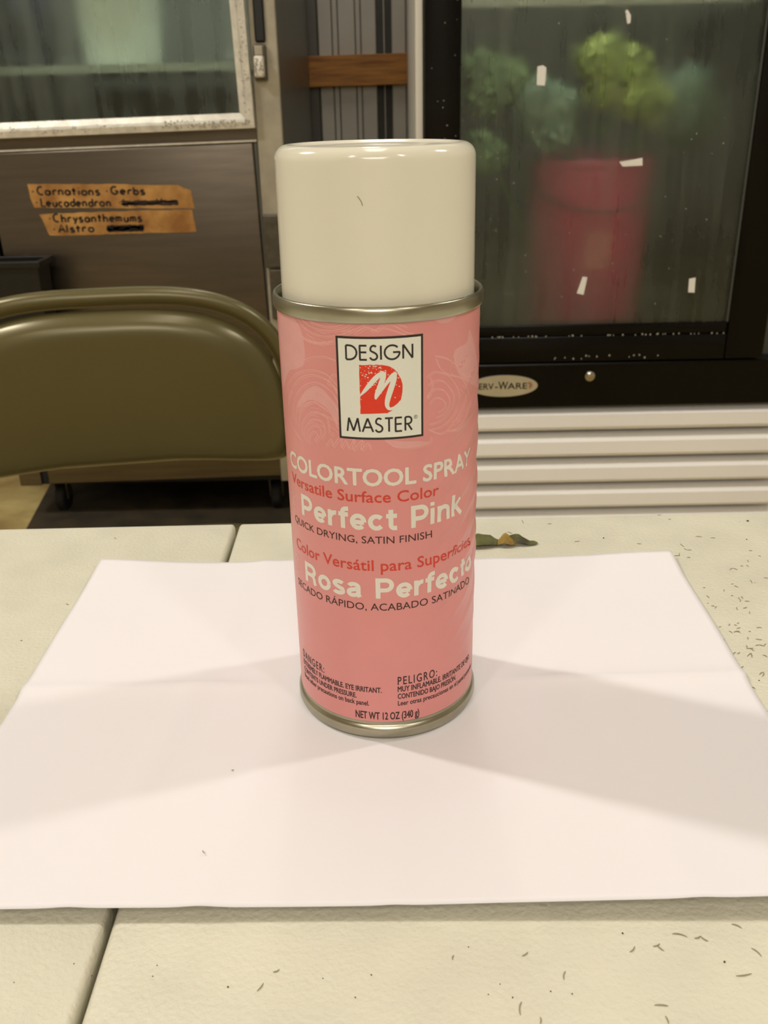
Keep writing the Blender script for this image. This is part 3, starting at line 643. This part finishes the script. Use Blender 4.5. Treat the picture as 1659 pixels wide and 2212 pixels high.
# glass door: mitred frame of four profiles, wedge section
def frame_profile(x0, x1, z0, z1, w, y_out, y_in):
    """four mitred members, inner edge stepped back"""
    mem = []
    O = [(x0, z0), (x1, z0), (x1, z1), (x0, z1)]
    def ins(d): return [(x0 + d, z0 + d), (x1 - d, z0 + d), (x1 - d, z1 - d), (x0 + d, z1 - d)]
    rings = [(ins(0), y_in), (ins(.001), y_out), (ins(w * .45), y_out - .003), (ins(w * .62), y_out + .004), (ins(w), y_out + .010), (ins(w), y_in)]
    for i in range(4):
        j = (i + 1) % 4; vs = []; fs = []
        for ring, y in rings: vs += [(ring[i][0], y, ring[i][1]), (ring[j][0], y, ring[j][1])]
        n = len(rings)
        for k in range(n): k2 = (k + 1) % n; fs.append((2 * k, 2 * k + 1, 2 * k2 + 1, 2 * k2))
        fs.append(tuple(2 * k for k in range(n))); fs.append(tuple(2 * k + 1 for k in range(n)))
        mem.append(MB().add(vs, fs))
    return mem
door = cpart('glass_door', MB().box(XL + .092, XR - .085, YC - .012, YC - .006, .926, 1.93), M_glassL)
tag(door, 'fogged glass pane with water run marks')
for mb in frame_profile(XL + .058, XR - .0545, .900, 1.955, .0305, YC - .022, YC + .003):
    mb.build('door_frame', M_steel_lt, door)
for o in list(cl.children):
    if o.name.split('.')[0] in ('lower_panel', 'panel_edge', 'mullion', 'mullion_lip', 'glass_door'):
        # hung a little low on the left: turned in its own plane about the right end of the mullion
        o.matrix_local = Matrix.Translation((0.557, -YC, 0)) @ Matrix.Translation((-.265, 0, .89)) @ Matrix.Rotation(SAG, 4, 'Y') @ Matrix.Translation((.265, 0, -.89))
# hinge / latch hardware on the post
cpart('latch_slot', MB().box(-.2530, -.2315, YC - .010, YC - .0035, 1.060, 1.22, .004), M_black)
cpart('latch_bracket', MB().box(-.2575, -.2315, YC - .016, YC - .0035, .990, 1.056, .003), M_latch)
cpart('latch_knob', MB().box(-.2555, -.2355, YC - .034, YC - .016, .9955, 1.0355, .004, 3), M_steel_lt, smooth=True)
cpart('latch_plate', MB().box(-.2545, -.2375, YC - .022, YC - .016, 1.036, 1.054, .002), M_post)
cpart('lower_hinge', MB().box(-.2627, -.226, YC - .020, YC - .0035, .615, .727, .003), M_latch)
cpart('lower_hinge', MB().box(-.2560, -.222, YC - .016, YC - .0035, .50, .611, .003), M_latch)
for (cx, cy) in ((-.835, 1.88), (-.285, 1.87), (-.835, 2.58), (-.285, 2.58)):
    cs = MB().box(cx - .028, cx + .028, cy - .028, cy + .028, .088, .10)
    cs.box(cx - .017, cx - .014, cy - .014, cy + .014, .035, .088); cs.box(cx + .014, cx + .017, cy - .014, cy + .014, .035, .088)
    c_ = cpart('caster', cs, M_latch)
    wv = []; 
    w = MB().lathe([(.0, -.012), (.034, -.012), (.038, -.008), (.038, .008), (.034, .012), (.0, .012)], 28)
    w.v = [(cx + z, cy + x, .038 + y) for x, y, z in w.v]
    w.build('wheel', M_rubber, c_, smooth=True)
cpart('wire_shelf', MB().box(XL + .035, XR - .035, YC + .10, YB - .05, 1.020, 1.026).box(XL + .035, XR - .035, YC + .096, YC + .104, 1.014, 1.030), M_linerlt)
fm_ = MB()  # dark sheet added for the stain and shade around the cooler
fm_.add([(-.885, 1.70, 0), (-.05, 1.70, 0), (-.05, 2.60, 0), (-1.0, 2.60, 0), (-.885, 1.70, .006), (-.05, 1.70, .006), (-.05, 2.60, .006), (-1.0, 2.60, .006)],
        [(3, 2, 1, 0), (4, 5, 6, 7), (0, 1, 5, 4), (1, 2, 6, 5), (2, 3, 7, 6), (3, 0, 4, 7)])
tag(fm_.build('floor_stain_shade', M_floorshade), 'dark sheet for the stained and shaded floor under the steel cooler', 'floor patch')
# contents of the cooler
def pail(name, m, x, y, z, r0, r1, h, label_, cat='bucket', grp=None):
    p = empty(name, (x, y, z)); tag(p, label_, cat, grp)
    MB().lathe([(0, 0), (r0 * .96, 0), (r0, .006), (r1, h - .012), (r1 + .004, h - .012), (r1 + .005, h - .002), (r1 + .003, h), (r1 - .001, h - .002), (r0 - .004, .012), (0, .010)], 48).build('body', m, p, smooth=True)
    hv = [((r1 + .006) * math.cos(a), -(r1 + .006) * .55 * math.sin(a) , h - .02 - .07 * math.sin(a)) for a in [PI * i / 20 for i in range(21)]]
    MB().tube([(x_, y_ - r1 * .62 * math.sin(PI * i / 20), z_) for i, (x_, y_, z_) in enumerate(hv)], .0022, 6).build('handle', M_latch, p, smooth='all')
    return p
pail('white_pail', M_bucketwhite, -.585, 2.04, 1.0262, .085, .10, .24, 'white pail on the shelf behind the fogged cooler glass')
v_ = empty('dark_vase', (-.80, 2.02, 1.0262)); tag(v_, 'dark blue vase blurred behind the cooler glass, left of the white pail', 'vase')
MB().lathe([(0, 0), (.06, 0), (.075, .02), (.085, .10), (.07, .20), (.05, .25), (.056, .28), (.050, .28), (.044, .25), (0, .05)], 40).build('body', M_vase, v_, smooth=True)
for k in range(5):
    a = k * 1.3; MB().tube([(0, 0, .06), (.02 * math.cos(a), .02 * math.sin(a), .28), (.07 * math.cos(a), .06 * math.sin(a), .44)], .004, 6).build('stem', M_stem, v_)
lampL = bpy.data.lights.new('cooler_lamp', 'AREA'); lampL.shape = 'RECTANGLE'; lampL.size = .5; lampL.size_y = .06; lampL.energy = 24.0; lampL.color = (.95, 1, .92)
lo_ = bpy.data.objects.new('cooler_lamp', lampL); COL.objects.link(lo_); lo_.location = (-.557, 1.95, 1.92)

# black bin hung on the cooler front
bn = empty('black_bin', (-.822, 1.69, .360)); tag(bn, 'black plastic bin against the lower left front of the steel cooler', 'bin')
def taper(x0, x1, y0, y1, z0, z1, k, t):
    cx, cy = (x0 + x1) / 2, (y0 + y1) / 2; vs = []; fs = []
    def ring(sx, sy, z, d): return [(cx + (x - cx) * sx + (d if x < cx else -d), cy + (y - cy) * sy + (d if y < cy else -d), z) for x, y in ((x0, y0), (x1, y0), (x1, y1), (x0, y1))]
    vs = ring(k, k, z0, 0) + ring(1, 1, z1, 0) + ring(1, 1, z1, t) + ring(k, k, z0 + t, t)
    for lv in range(3):
        for i in range(4): j = (i + 1) % 4; fs.append((lv * 4 + i, lv * 4 + j, lv * 4 + 4 + j, lv * 4 + 4 + i))
    fs += [(3, 2, 1, 0), (12, 13, 14, 15)]
    return MB().add(vs, fs)
taper(-.10, .085, .012, .085, 0, .285, .93, .004).build('body', M_black, bn)
MB().box(-.108, .093, .004, .014, .278, .292, .002).box(-.108, .093, .083, .093, .278, .292, .002).box(-.108, -.098, .014, .083, .278, .292, .002).box(.083, .093, .014, .083, .278, .292, .002).build('rim', M_black, bn)
for hx in (-.06, .03): MB().box(hx - .01, hx + .01, .088, .1065, .20, .292, .002).build('hook', M_black, bn)

# masking tape labels with handwriting
HAND = {
    'C': ([arc(.36, .5, .30, .46, 60, 300)], .62), 'a': ([arc(.24, .28, .20, .26, 20, 380), [(.44, .54), (.44, .02)]], .52),
    'r': ([[(.08, .0), (.10, .54)], arc(.26, .34, .17, .2, 170, 40)], .42), 'n': ([[(.08, 0), (.08, .54)], arc(.25, .36, .17, .18, 180, 0) + [(.42, 0)]], .52),
    't': ([[(.18, .0), (.18, .86)], [(.02, .56), (.36, .56)]], .40), 'i': ([[(.08, 0), (.08, .52)], [(.08, .74), (.08, .84)]], .2),
    'o': ([arc(.26, .28, .22, .26, 90, 450)], .54), 's': ([arc(.22, .42, .15, .13, 40, 230) + arc(.20, .15, .16, .14, 60, -150)], .44),
    'G': ([arc(.36, .5, .30, .46, 55, 330) + [(.64, .42), (.40, .42)]], .72), 'e': ([[(.06, .28), (.44, .30)] + arc(.25, .28, .20, .26, 5, 310)], .50),
    'b': ([[(.08, .92), (.08, 0)], arc(.26, .26, .19, .25, 150, -170)], .50), 'L': ([[(.10, .98), (.08, .02), (.50, .03)]], .52),
    'u': ([[(.08, .54), (.08, .2)] + arc(.25, .2, .17, .18, 180, 360) + [(.42, .54), (.43, 0)]], .52), 'c': ([arc(.26, .28, .20, .26, 50, 310)], .46),
    'd': ([arc(.24, .27, .19, .25, 30, 330), [(.44, .94), (.44, 0)]], .54), 'h': ([[(.08, .94), (.08, 0)], arc(.25, .34, .17, .18, 180, 0) + [(.42, 0)]], .52),
    'y': ([[(.06, .54), (.24, .08)], [(.44, .54), (.14, -.28)]], .48), 'm': ([[(.08, 0), (.08, .52)], arc(.20, .38, .12, .15, 180, 0) + [(.32, 0)], arc(.44, .38, .12, .15, 180, 0) + [(.56, 0)]], .66),
    'A': ([[(.02, 0), (.30, .98), (.58, 0)], [(.12, .36), (.48, .36)]], .62), 'l': ([[(.08, .96), (.08, 0)]], .2), '-': ([[(.10, .42), (.14, .48)], [(.14, .42), (.10, .48)]], .34),
}
def tape(outline, lab, seed):
    r2 = random.Random(seed); ol = []
    for (a, b_) in zip(outline, outline[1:] + outline[:1]):
        n = max(2, int(math.hypot(b_[0] - a[0], b_[1] - a[1]) / .012))
        for i in range(n):
            t = i / n; ol.append((a[0] + (b_[0] - a[0]) * t + r2.uniform(-.0007, .0007), a[1] + (b_[1] - a[1]) * t + r2.uniform(-.0008, .0008)))
    o = MB().prism(ol, YC - .0032, YC - .0024).build('masking_tape', M_tape)
    tag(o, lab, 'tape', 'masking tape labels on the cooler')
    return o
def note(tp, word, x0, x1, zb, cap, w=.0042, dz=0.0):
    mb = strokes(word, HAND, x0, x1, zb, cap, w, .10, .03)
    mb.v = [(x, YC - .0034, z + dz * (x - x0)) for x, y, z in mb.v]
    mb.build('handwriting', M_ink, tp, fix=False)
def scribble(tp, x0, x1, z0, z1, w, n, seed, sl=0.0):
    r2 = random.Random(seed); mb = MB()
    for k in range(n):
        z = z0 + (z1 - z0) * (k + .5) / n
        mb.ribbon([(x0 + (x1 - x0) * (i / 14 if k % 2 == 0 else 1 - i / 14) + r2.uniform(-.002, .002), z + r2.uniform(-.0012, .0012) + sl * i / 14) for i in range(15)], w)
    mb.v = [(x, YC - .0037, z) for x, y, z in mb.v]
    tag(mb.build('crossing_out', M_ink, tp, fix=False), 'dark scribble over a crossed-out word')
t1 = tape([(-.7634, .7991), (-.60, .796), (-.4409, .7897), (-.4143, .7789), (-.4102, .742), (-.58, .746), (-.7574, .7506), (-.7626, .7699)], 'upper strip of brown masking tape with handwritten flower names on the cooler', 3)
note(t1, '-Carnations', -.757, -.6093, .7765, .0175, dz=-.02); note(t1, '-Gerbs', -.598, -.5128, .7745, .0165, dz=-.02)
note(t1, '-Leucadendron', -.752, -.5898, .7530, .0170, dz=-.02); note(t1, '-Lisianthus', -.574, -.4425, .7505, .0150, w=.003)
scribble(t1, -.568, -.446, .7520, .7600, .0042, 3, 5, -.001)
t2 = tape([(-.7488, .7372), (-.5365, .7399), (-.416, .7398), (-.4104, .6929), (-.57, .692), (-.7334, .6911)], 'lower strip of brown masking tape with handwritten flower names on the cooler', 4)
note(t2, '-Chrysanthemums', -.730, -.5259, .7195, .0175, dz=-.01); note(t2, '-Alstro', -.724, -.6339, .6975, .0165, dz=.008)
scribble(t2, -.606, -.525, .6975, .7095, .0055, 4, 6)

# ------------------------------------------------------------------ glass-door merchandiser (right)
YF = 1.45
fg = empty('display_fridge', (0.40, YF, 0))
tag(fg, 'white display fridge with a black framed fogged glass door', 'fridge')
def fpart(name, mb, m, parent=None, smooth=False):
    o = mb.build(name, m, parent or fg, smooth)
    if parent is None: o.location = (-.40, -YF, 0)
    return o
FX0, FX1, DX0, DX1, FB, FT = .0625, .8050, .0745, .7270, .06, 1.95
YS = YF + .045
fpart('side_panel', MB().box(FX0, FX0 + .035, YS, YF + .68, FB, FT, .003), M_cabwhite)
fpart('side_panel', MB().box(FX1 - .035, FX1, YS, YF + .68, FB, FT, .003), M_cabwhite)
fpart('cabinet_edge', MB().box(.0600, DX0 - .0015, YF + .004, YS, FB + .33, FT, .002), M_cabwhite)
fpart('rear_panel', MB().box(FX0 + .035, FX1 - .035, YF + .64, YF + .68, FB, FT), M_liner)
fpart('top_panel', MB().box(FX0 + .035, FX1 - .035, YS, YF + .64, FT - .05, FT), M_cabwhite)
fpart('side_liner', MB().box(FX0 + .0355, FX0 + .041, YS, YF + .64, .50, FT - .05), M_liner)
fpart('side_liner', MB().box(FX1 - .085, FX1 - .0355, YS + .001, YF + .64, .50, FT - .05), M_liner)
fpart('deck', MB().box(FX0 + .035, FX1 - .035, YS, YF + .64, .46, .50), M_liner)
fpart('kick_panel', MB().box(DX0 - .004, FX1, YF + .006, YF + .06, .3845, .4745, .004), M_blackgl)
fpart('louvre_backing', MB().box(FX0 + .004, FX1 - .004, YF + .052, YF + .062, FB, .384), M_walldark)
for k in range(6):
    zt = .3835 - k * .0573; zb = zt - .0555
    if zb < .05: zb = .05
    pr = [(YF + .050, zt), (YF + .034, zt - .006), (YF + .016, zt - .0125), (YF + .010, zt - .017), (YF + .008, zb + .014), (YF + .011, zb + .0095), (YF + .022, zb + .003), (YF + .032, zb), (YF + .036, zb + .003), (YF + .036, zt - .010), (YF + .050, zt - .004)]
    n = len(pr); mb = MB().add([(FX0 + .002, y, z) for y, z in pr] + [(FX1 - .002, y, z) for y, z in pr],
        [tuple(range(n)), tuple(range(n, 2 * n))] + [(i, (i + 1) % n, (i + 1) % n + n, i + n) for i in range(n)])
    fpart('louvre_slat', mb, M_white, smooth=30)
gd = fpart('glass_door', MB().box(DX0 + .058, DX1 - .068, YF + .004, YF + .010, .545, 1.87), M_glassR)
tag(gd, 'fogged glass pane with water run marks')
DB, DT = .4785, 1.93
MB().box(DX0, DX0 + .0635, YF - .004, YF + .042, DB, DT, .004, 2).build('door_stile', M_blackgl, gd, smooth=True)
MB().box(DX1 - .0740, DX1, YF - .004, YF + .042, DB, DT, .004, 2).build('door_stile', M_blackgl, gd, smooth=True)
MB().box(DX0 + .0635, DX1 - .074, YF - .002, YF + .042, DB, .5285, .003, 2).box(DX0 + .0635, DX1 - .074, YF + .001, YF + .042, .5285, .5500, .002, 2).build('door_rail', M_blackgl, gd, smooth=True)
MB().box(DX0 + .0635, DX1 - .074, YF - .002, YF + .042, 1.86, DT, .003, 2).build('door_rail', M_blackgl, gd, smooth=True)
MB().box(DX1 - .0775, DX1 - .0735, YF + .0005, YF + .004, .550, 1.86).build('glazing_bead', M_liner, gd)
MB().box(DX0 + .004, DX0 + .020, YF + .042, YS, DB, DT).build('door_gasket', M_rubber, gd)
MB().box(DX1 - .020, DX1 - .004, YF + .042, YS, DB, DT).build('door_gasket', M_rubber, gd)
# badge and lock
bx, bz, ba, bb = .2300, .4310, .0665, .0215
el = [(bx + ba * math.cos(2 * PI * i / 64), bz + bb * math.sin(2 * PI * i / 64)) for i in range(64)]
badge = fpart('badge', MB().prism(el, YF + .0028, YF + .0062), M_badge); tag(badge, 'oval silver maker badge')
def flat_text(t, x0, x1, zb, cap, y, m, parent, bold=.01):
    bm = text_bm(t, x0, x1, zb, cap, bold)
    for v in bm.verts: v.co.y = y
    me = bpy.data.meshes.new('lettering'); bm.to_mesh(me); bm.free(); me.materials.append(m)
    o = bpy.data.objects.new('lettering', me); COL.objects.link(o); o.parent = parent; return o
flat_text('S', .1700, .1800, .4245, .0155, YF + .0024, M_badgeink, badge)
flat_text('ERV', .1815, .2100, .4250, .0120, YF + .0024, M_badgeink, badge)
flat_text('-', .2125, .2180, .4250, .0120, YF + .0024, M_badgeink, badge)
flat_text('W', .2195, .2380, .4245, .0155, YF + .0024, M_badgeink, badge)
flat_text('ARE', .2375, .2760, .4250, .0120, YF + .0024, M_badgeink, badge)
sp = MB()
for k in range(5):
    a = math.radians(-70 + k * 40); sp.ribbon([(.2795 + .002 * math.cos(a), .4318 + .002 * math.sin(a)), (.2795 + .0078 * math.cos(a), .4318 + .0078 * math.sin(a))], [.0028, .0012])
sp.v = [(x, YF + .0024, z) for x, y, z in sp.v]; sp.build('badge_mark', M_badgered, badge, fix=False)
lk = MB().lathe([(0, -.004), (.006, -.0035), (.0098, -.001), (.0108, .003), (.0108, .008)], 28)
lk.v = [(.3975 + x, YF + .002 + z, .4480 + y) for x, y, z in lk.v]
fpart('lock', lk, M_chrome, smooth=True)
# condensation beads, far too many to count
M_water = mat('water_bead', srgb(168, 164, 152), 0.06, metal=0.0, var=0.1, spec=1.0)
def beads(name, spots, parent, loc, seed):
    r2 = random.Random(seed); mb = MB()
    for (x0, x1, z0, z1, y, n, r0, r1) in spots:
        for _ in range(n):
            x, z, r = r2.uniform(x0, x1), r2.uniform(z0, z1), r2.uniform(r0, r1)
            ring = [(x + r * math.cos(a * PI / 3), y, z + r * 1.15 * math.sin(a * PI / 3)) for a in range(6)]
            mid = [(x + r * .6 * math.cos(a * PI / 3), y - r * .5, z + r * .7 * math.sin(a * PI / 3)) for a in range(6)]
            mb.add(ring + mid + [(x, y - r * .68, z)], [(a, (a + 1) % 6, 6 + (a + 1) % 6, 6 + a) for a in range(6)] + [(6 + a, 6 + (a + 1) % 6, 12) for a in range(6)])
    o = mb.build(name, M_water, parent, smooth='all'); o.location = loc; o['kind'] = 'stuff'
    return o
beads('water_beads', [(-.46, -.275, .905, .918, YC - .0245, 70, .0010, .0024), (-.285, -.268, .93, 1.25, YC - .0245, 60, .0008, .0018), (-.84, -.5, .900, .914, YC - .0245, 40, .0008, .0018),
                      (-.254, -.237, .998, 1.033, YC - .0342, 34, .0010, .0022), (-.255, -.215, .75, 1.2, YC - .0042, 40, .0006, .0013)], cl, (0.557, -YC, 0), 21)
beads('water_beads', [(.078, .134, .75, 1.2, YF - .0041, 24, .0005, .0011), (.20, .66, .5285, .5300, YF - .0022, 40, .0008, .0018), (.30, .56, .484, .490, YF - .0022, 14, .0009, .0018),
                      (.15, .64, .58, 1.14, YF + .0039, 90, .0005, .0013)], fg, (-.40, -YF, 0), 22)
# interior fittings
sh = MB().box(FX0 + .04, FX1 - .04, YF + .10, YF + .104, 1.094, 1.112)
for k in range(14): sh.box(FX0 + .05 + k * .045, FX0 + .053 + k * .045, YF + .104, YF + .6, 1.104, 1.107)
fpart('wire_shelf', sh, M_cabwhite)
fillR = bpy.data.lights.new('fridge_fill', 'AREA'); fillR.shape = 'RECTANGLE'; fillR.size = .5; fillR.size_y = .05; fillR.energy = 5.2; fillR.color = (.97, 1, .93)  # light added so the interior is not dark behind the fogged pane
lo_ = bpy.data.objects.new('fridge_fill', fillR); COL.objects.link(lo_); lo_.location = (.40, 1.58, 1.87)

# scraps of white tape on the glass
for nm, c, pts in (('top', (.4164, 1.0662), [(-.004, .011), (.000, .012), (.006, .003), (.006, -.008), (.001, -.009), (-.002, .002)]),
                   ('upper left', (.2764, .9813), [(-.0075, .014), (.002, .016), (.008, .012), (.007, -.016), (-.007, -.015)]),
                   ('middle', (.4430, .8373), [(-.021, .002), (.020, .008), (.021, -.005), (-.014, -.006)]),
                   ('lower', (.3705, .6226), [(.000, .017), (.009, .015), (.004, -.017), (-.009, -.014)]),
                   ('lower right', (.5762, .6184), [(-.006, .013), (.006, .015), (.007, -.013), (-.005, -.012)])):
    o = MB().prism([(c[0] + x, c[1] + z) for x, z in pts], YF + .0034, YF + .0041).build('tape_scrap', M_tapewhite)
    tag(o, {'top': 'smallest white tape scrap at the top of the fridge glass', 'upper left': 'upright white tape scrap over the green flowers on the fridge glass',
            'middle': 'sideways white tape scrap above the pink bucket on the fridge glass', 'lower': 'slanted white tape scrap in front of the pink bucket base',
            'lower right': 'white tape scrap near the lower right corner of the fridge glass'}[nm], 'tape scrap', 'tape scraps on the fridge glass')

# pink bucket and the flowers in it
pk = pail('pink_bucket', M_bucketpink, .420, 1.685, .50, .119, .124, .335, 'pink plastic bucket of flowers inside the display fridge')
st_ = MB()
for i in range(9):
    a0 = -PI / 2 - .22 + .44 * i / 8; a1 = a0
    st_.v += [(.1220 * math.cos(a0), .1220 * math.sin(a0), .135), (.1232 * math.cos(a0), .1232 * math.sin(a0), .205)]
st_.f = [(2 * i, 2 * i + 2, 2 * i + 3, 2 * i + 1) for i in range(8)]
tag(st_.build('sticker', M_buckettag, pk), 'faded sticker')
def flower(x, y, z, r, m, lab, base, seed, wave=1.0):
    r2 = random.Random(seed)
    f_ = empty('hydrangea', base); tag(f_, lab, 'flower', 'flowers in the fridge')
    o = Vector((x, y, z)) - Vector(base)
    MB().tube([(0, 0, 0), tuple(o * .5 + Vector((0, 0, .02))), tuple(o)], .004, 8).build('stem', M_stem, f_, smooth='all')
    lobes = [(Vector((r2.uniform(-.5, .5), r2.uniform(-.4, .4), r2.uniform(-.35, .45))) * r, r * r2.uniform(.5, .72)) for _ in range(7)]
    mb = MB(); n = 34
    for i in range(n * len(lobes)):
        lc, r_l = lobes[i // n]; ph = math.acos(1 - 2 * (i % n + .5) / n); th = i * 2.39996
        d = Vector((math.sin(ph) * math.cos(th), math.sin(ph) * math.sin(th), math.cos(ph) * .85)) 
        c = o + lc + d * r_l * r2.uniform(.75, 1.15); dn = d.normalized()
        t = dn.cross(Vector((0, 0, 1)) if abs(dn.z) < .9 else Vector((1, 0, 0))).normalized(); b_ = dn.cross(t)
        a0 = r2.uniform(0, PI)
        for k in range(4):
            a = a0 + k * PI / 2; e = t * math.cos(a) + b_ * math.sin(a); g = t * -math.sin(a) + b_ * math.cos(a); q = r * r2.uniform(.16, .30)
            mb.add([c, c + e * q * .7 + g * q * .45 + dn * q * .2, c + e * q * 1.15 + dn * q * .1, c + e * q * .7 - g * q * .45 + dn * q * .2], [(0, 1, 2, 3)])
    mb.build('bloom', m, f_, fix=False)
    for k in range(2):
        a = r2.uniform(0, 6.28); e = Vector((math.cos(a), math.sin(a), .25)).normalized(); g = Vector((-math.sin(a), math.cos(a), 0)); p = o * .78
        L_ = r * 1.0
        MB().add([p, p + e * L_ * .4 + g * L_ * .28, p + e * L_ + Vector((0, 0, -.02)), p + e * L_ * .4 - g * L_ * .28, p + e * L_ * .45 + Vector((0, 0, .012))], [(0, 1, 4), (1, 2, 4), (2, 3, 4), (3, 0, 4)]).build('leaf', M_leaf, f_, fix=False)
B0 = (.420, 1.685)
flower(.452, 1.66, .985, .072, M_petal_y, 'bright lime green hydrangea at the top of the pink bucket', (B0[0] + .02, B0[1], .515), 1)
flower(.505, 1.64, .935, .055, M_petal_y, 'smaller lime hydrangea right below the brightest one', (B0[0] + .045, B0[1] - .02, .515), 2)
flower(.318, 1.63, .915, .068, M_petal_d, 'bluish green hydrangea left of the lime one', (B0[0] - .03, B0[1] - .02, .515), 3)
flower(.225, 1.68, .965, .070, M_petal_g, 'dull green hydrangea leaning far left in the fridge', (B0[0] - .05, B0[1] + .01, .515), 4)
flower(.585, 1.70, .935, .072, M_petal_d, 'pale grey green hydrangea leaning to the right', (B0[0] + .05, B0[1] + .03, .515), 5)
flower(.640, 1.76, .890, .060, M_petal_g, 'dim green hydrangea nearest the right side of the fridge', (B0[0] + .06, B0[1] + .05, .515), 6)
flower(.210, 1.62, .850, .048, M_petal_g, 'small low hanging green hydrangea at the left of the bucket rim', (B0[0] - .07, B0[1] - .01, .515), 8)

# ------------------------------------------------------------------ wilted leaf behind the paper
lf = empty('leaf_scrap', (.052, .122, T)); tag(lf, 'crumpled green and yellow leaf scrap behind the paper, beside the can', 'leaf')
def crumple(cx, cy, sx, sy, h, seed, nx=9, ny=6, rot=0.0, ridge=.35):
    r2 = random.Random(seed); vs = []; fs = []
    for j in range(ny):
        for i in range(nx):
            u_, v_ = i / (nx - 1) * 2 - 1, j / (ny - 1) * 2 - 1
            w = math.sqrt(max(0, 1 - .92 * u_ * u_))
            x = u_ * sx + r2.uniform(-.06, .06) * sx; y = v_ * sy * w
            z = .0006 + h * max(0, 1 - abs(u_ - ridge) ** 1.4) * (1 - .75 * abs(v_)) + abs(r2.uniform(0, .14)) * h * (1 - abs(u_) * .6)
            c_, s_ = math.cos(rot), math.sin(rot)
            vs.append((cx + c_ * x - s_ * y, cy + s_ * x + c_ * y, z))
    for j in range(ny - 1):
        for i in range(nx - 1): a = j * nx + i; fs.append((a, a + 1, a + nx + 1, a + nx))
    return MB().add(vs, fs)
crumple(-.006, 0, .013, .005, .0062, 3, rot=.05, ridge=.1).build('leaf_blade', M_leafgreen, lf, fix=False)
crumple(.0085, -.001, .0052, .0032, .0068, 4, rot=-.1, ridge=0).build('leaf_curl', M_leafyellow, lf, fix=False)
crumple(.0170, .0005, .0080, .0030, .0056, 5, rot=-.08, ridge=-.5).build('leaf_tip', M_leafgreen, lf, fix=False)

# ------------------------------------------------------------------ clippings and crumbs
def clip_mesh(seed):
    r2 = random.Random(seed); n = 7; bend = r2.uniform(-.14, .14); pts = []
    for i in range(n):
        t = i / (n - 1) * 2 - 1; pts.append((t * .5, bend * (1 - t * t), .045 + .03 * (1 - t * t)))
    me = MB().tube(pts, [.022, .042, .052, .048, .05, .04, .02], 5)
    o = me.build('clipping_source', M_clip, fix=False); d = o.data; bpy.data.objects.remove(o); d.name = 'stem_clipping'
    return d
CM = [clip_mesh(s_) for s_ in range(6)]
def dot_mesh():
    bm = bmesh.new(); bmesh.ops.create_icosphere(bm, subdivisions=1, radius=1)
    r2 = random.Random(11)
    for v in bm.verts: v.co *= r2.uniform(.75, 1.2); v.co.z = v.co.z * .55 + .5
    me = bpy.data.meshes.new('crumb'); bm.to_mesh(me); bm.free(); me.materials.append(M_dot); return me
DM = dot_mesh()
def clips(lst, lab, grp, z0=T):
    for i, (x, y, l, a) in enumerate(lst):
        o = bpy.data.objects.new('stem_clipping', CM[(i * 7 + int(l * 10)) % 6]); COL.objects.link(o)
        l = l / 1000; o.location = (x / 1000, y / 1000, z0); o.rotation_euler = (0, 0, a)
        w = min(1.0, .0031 / max(l, .0015)); o.scale = (l, max(.0031, l * .5) if l > .004 else .0031, .0031)
        tag(o, lab, 'clipping', grp)
def crumbs(lst, lab, grp, z0=T):
    for x, y, r in lst:
        o = bpy.data.objects.new('crumb', DM); COL.objects.link(o); o.location = (x / 1000, y / 1000, z0)
        o.scale = (r / 1000 * .8,) * 3; o.rotation_euler = (0, 0, x); tag(o, lab, 'crumb', grp)
def side_zone(c): return 0 if c[1] > 112 else (1 if c[1] > 60 else (2 if c[1] > 25 else 3))
ZONES = ('on the table behind the paper', 'on the table right of the paper near its far corner', 'on the table right of the paper, half way along its edge', 'in the densest scatter right of the paper')
for zi, zn in enumerate(ZONES):
    zl = sorted([c for c in CLIP_SIDE if side_zone(c) == zi], key=lambda c: -c[2])
    clips(zl[:1], 'longest dry stem clipping ' + zn, 'clippings ' + zn); clips(zl[1:], 'short dry stem clipping ' + zn, 'clippings ' + zn)
fl = sorted(CLIP_FRONT, key=lambda c: c[0])
clips([c for c in fl if c[0] < 20], 'thin dry clipping on the table front, left of centre', 'clippings front left')
clips([c for c in fl if 20 <= c[0] < 60], 'thin dry clipping standing apart on the table front, right of centre', 'clippings front centre')
clips([c for c in fl if c[0] >= 60], 'thin curved dry clipping near the front right corner of the table view', 'clippings front right')
clips(CLIP_LEFT, 'tiny dry stem clipping on the table left of the paper', 'clippings left of the paper')
ds = sorted(DOT_SIDE, key=lambda c: -c[2])
crumbs(ds[:1], 'largest dark crumb near the far right edge of the table', None); crumbs(ds[1:2], 'second largest dark crumb, just in front of the largest', None)
crumbs(ds[2:], 'small dark crumb on the table behind or right of the paper', 'crumbs beside the paper')
crumbs(DOT_FRONT, 'dark speck on the table in front of the paper', 'crumbs in front of the paper')
clips(CLIP_PAPER[:1], 'short thick dark fibre on the paper left of the can', None, T + .0018)
clips(CLIP_PAPER[1:], 'thin curved hair lying near the front of the paper', None, T + .0040)
crumbs(DOT_PAPER, 'tiny dark speck on the left front of the paper', None, T + .0028)
# a hair on the cap
pts = []
for i in range(7):
    t = i / 6; s_ = -4.9 + 1.4 * t + .25 * math.sin(t * PI); z = 182.6 - 2.5 * t
    a = s_ / 30.3; pts.append((30.42 * math.sin(a) / 1000, -30.42 * math.cos(a) / 1000, z / 1000 + T))
tag(MB().tube(pts, .00012, 5).build('hair', M_hair), 'tiny dark hair stuck on the cream cap', 'hair')
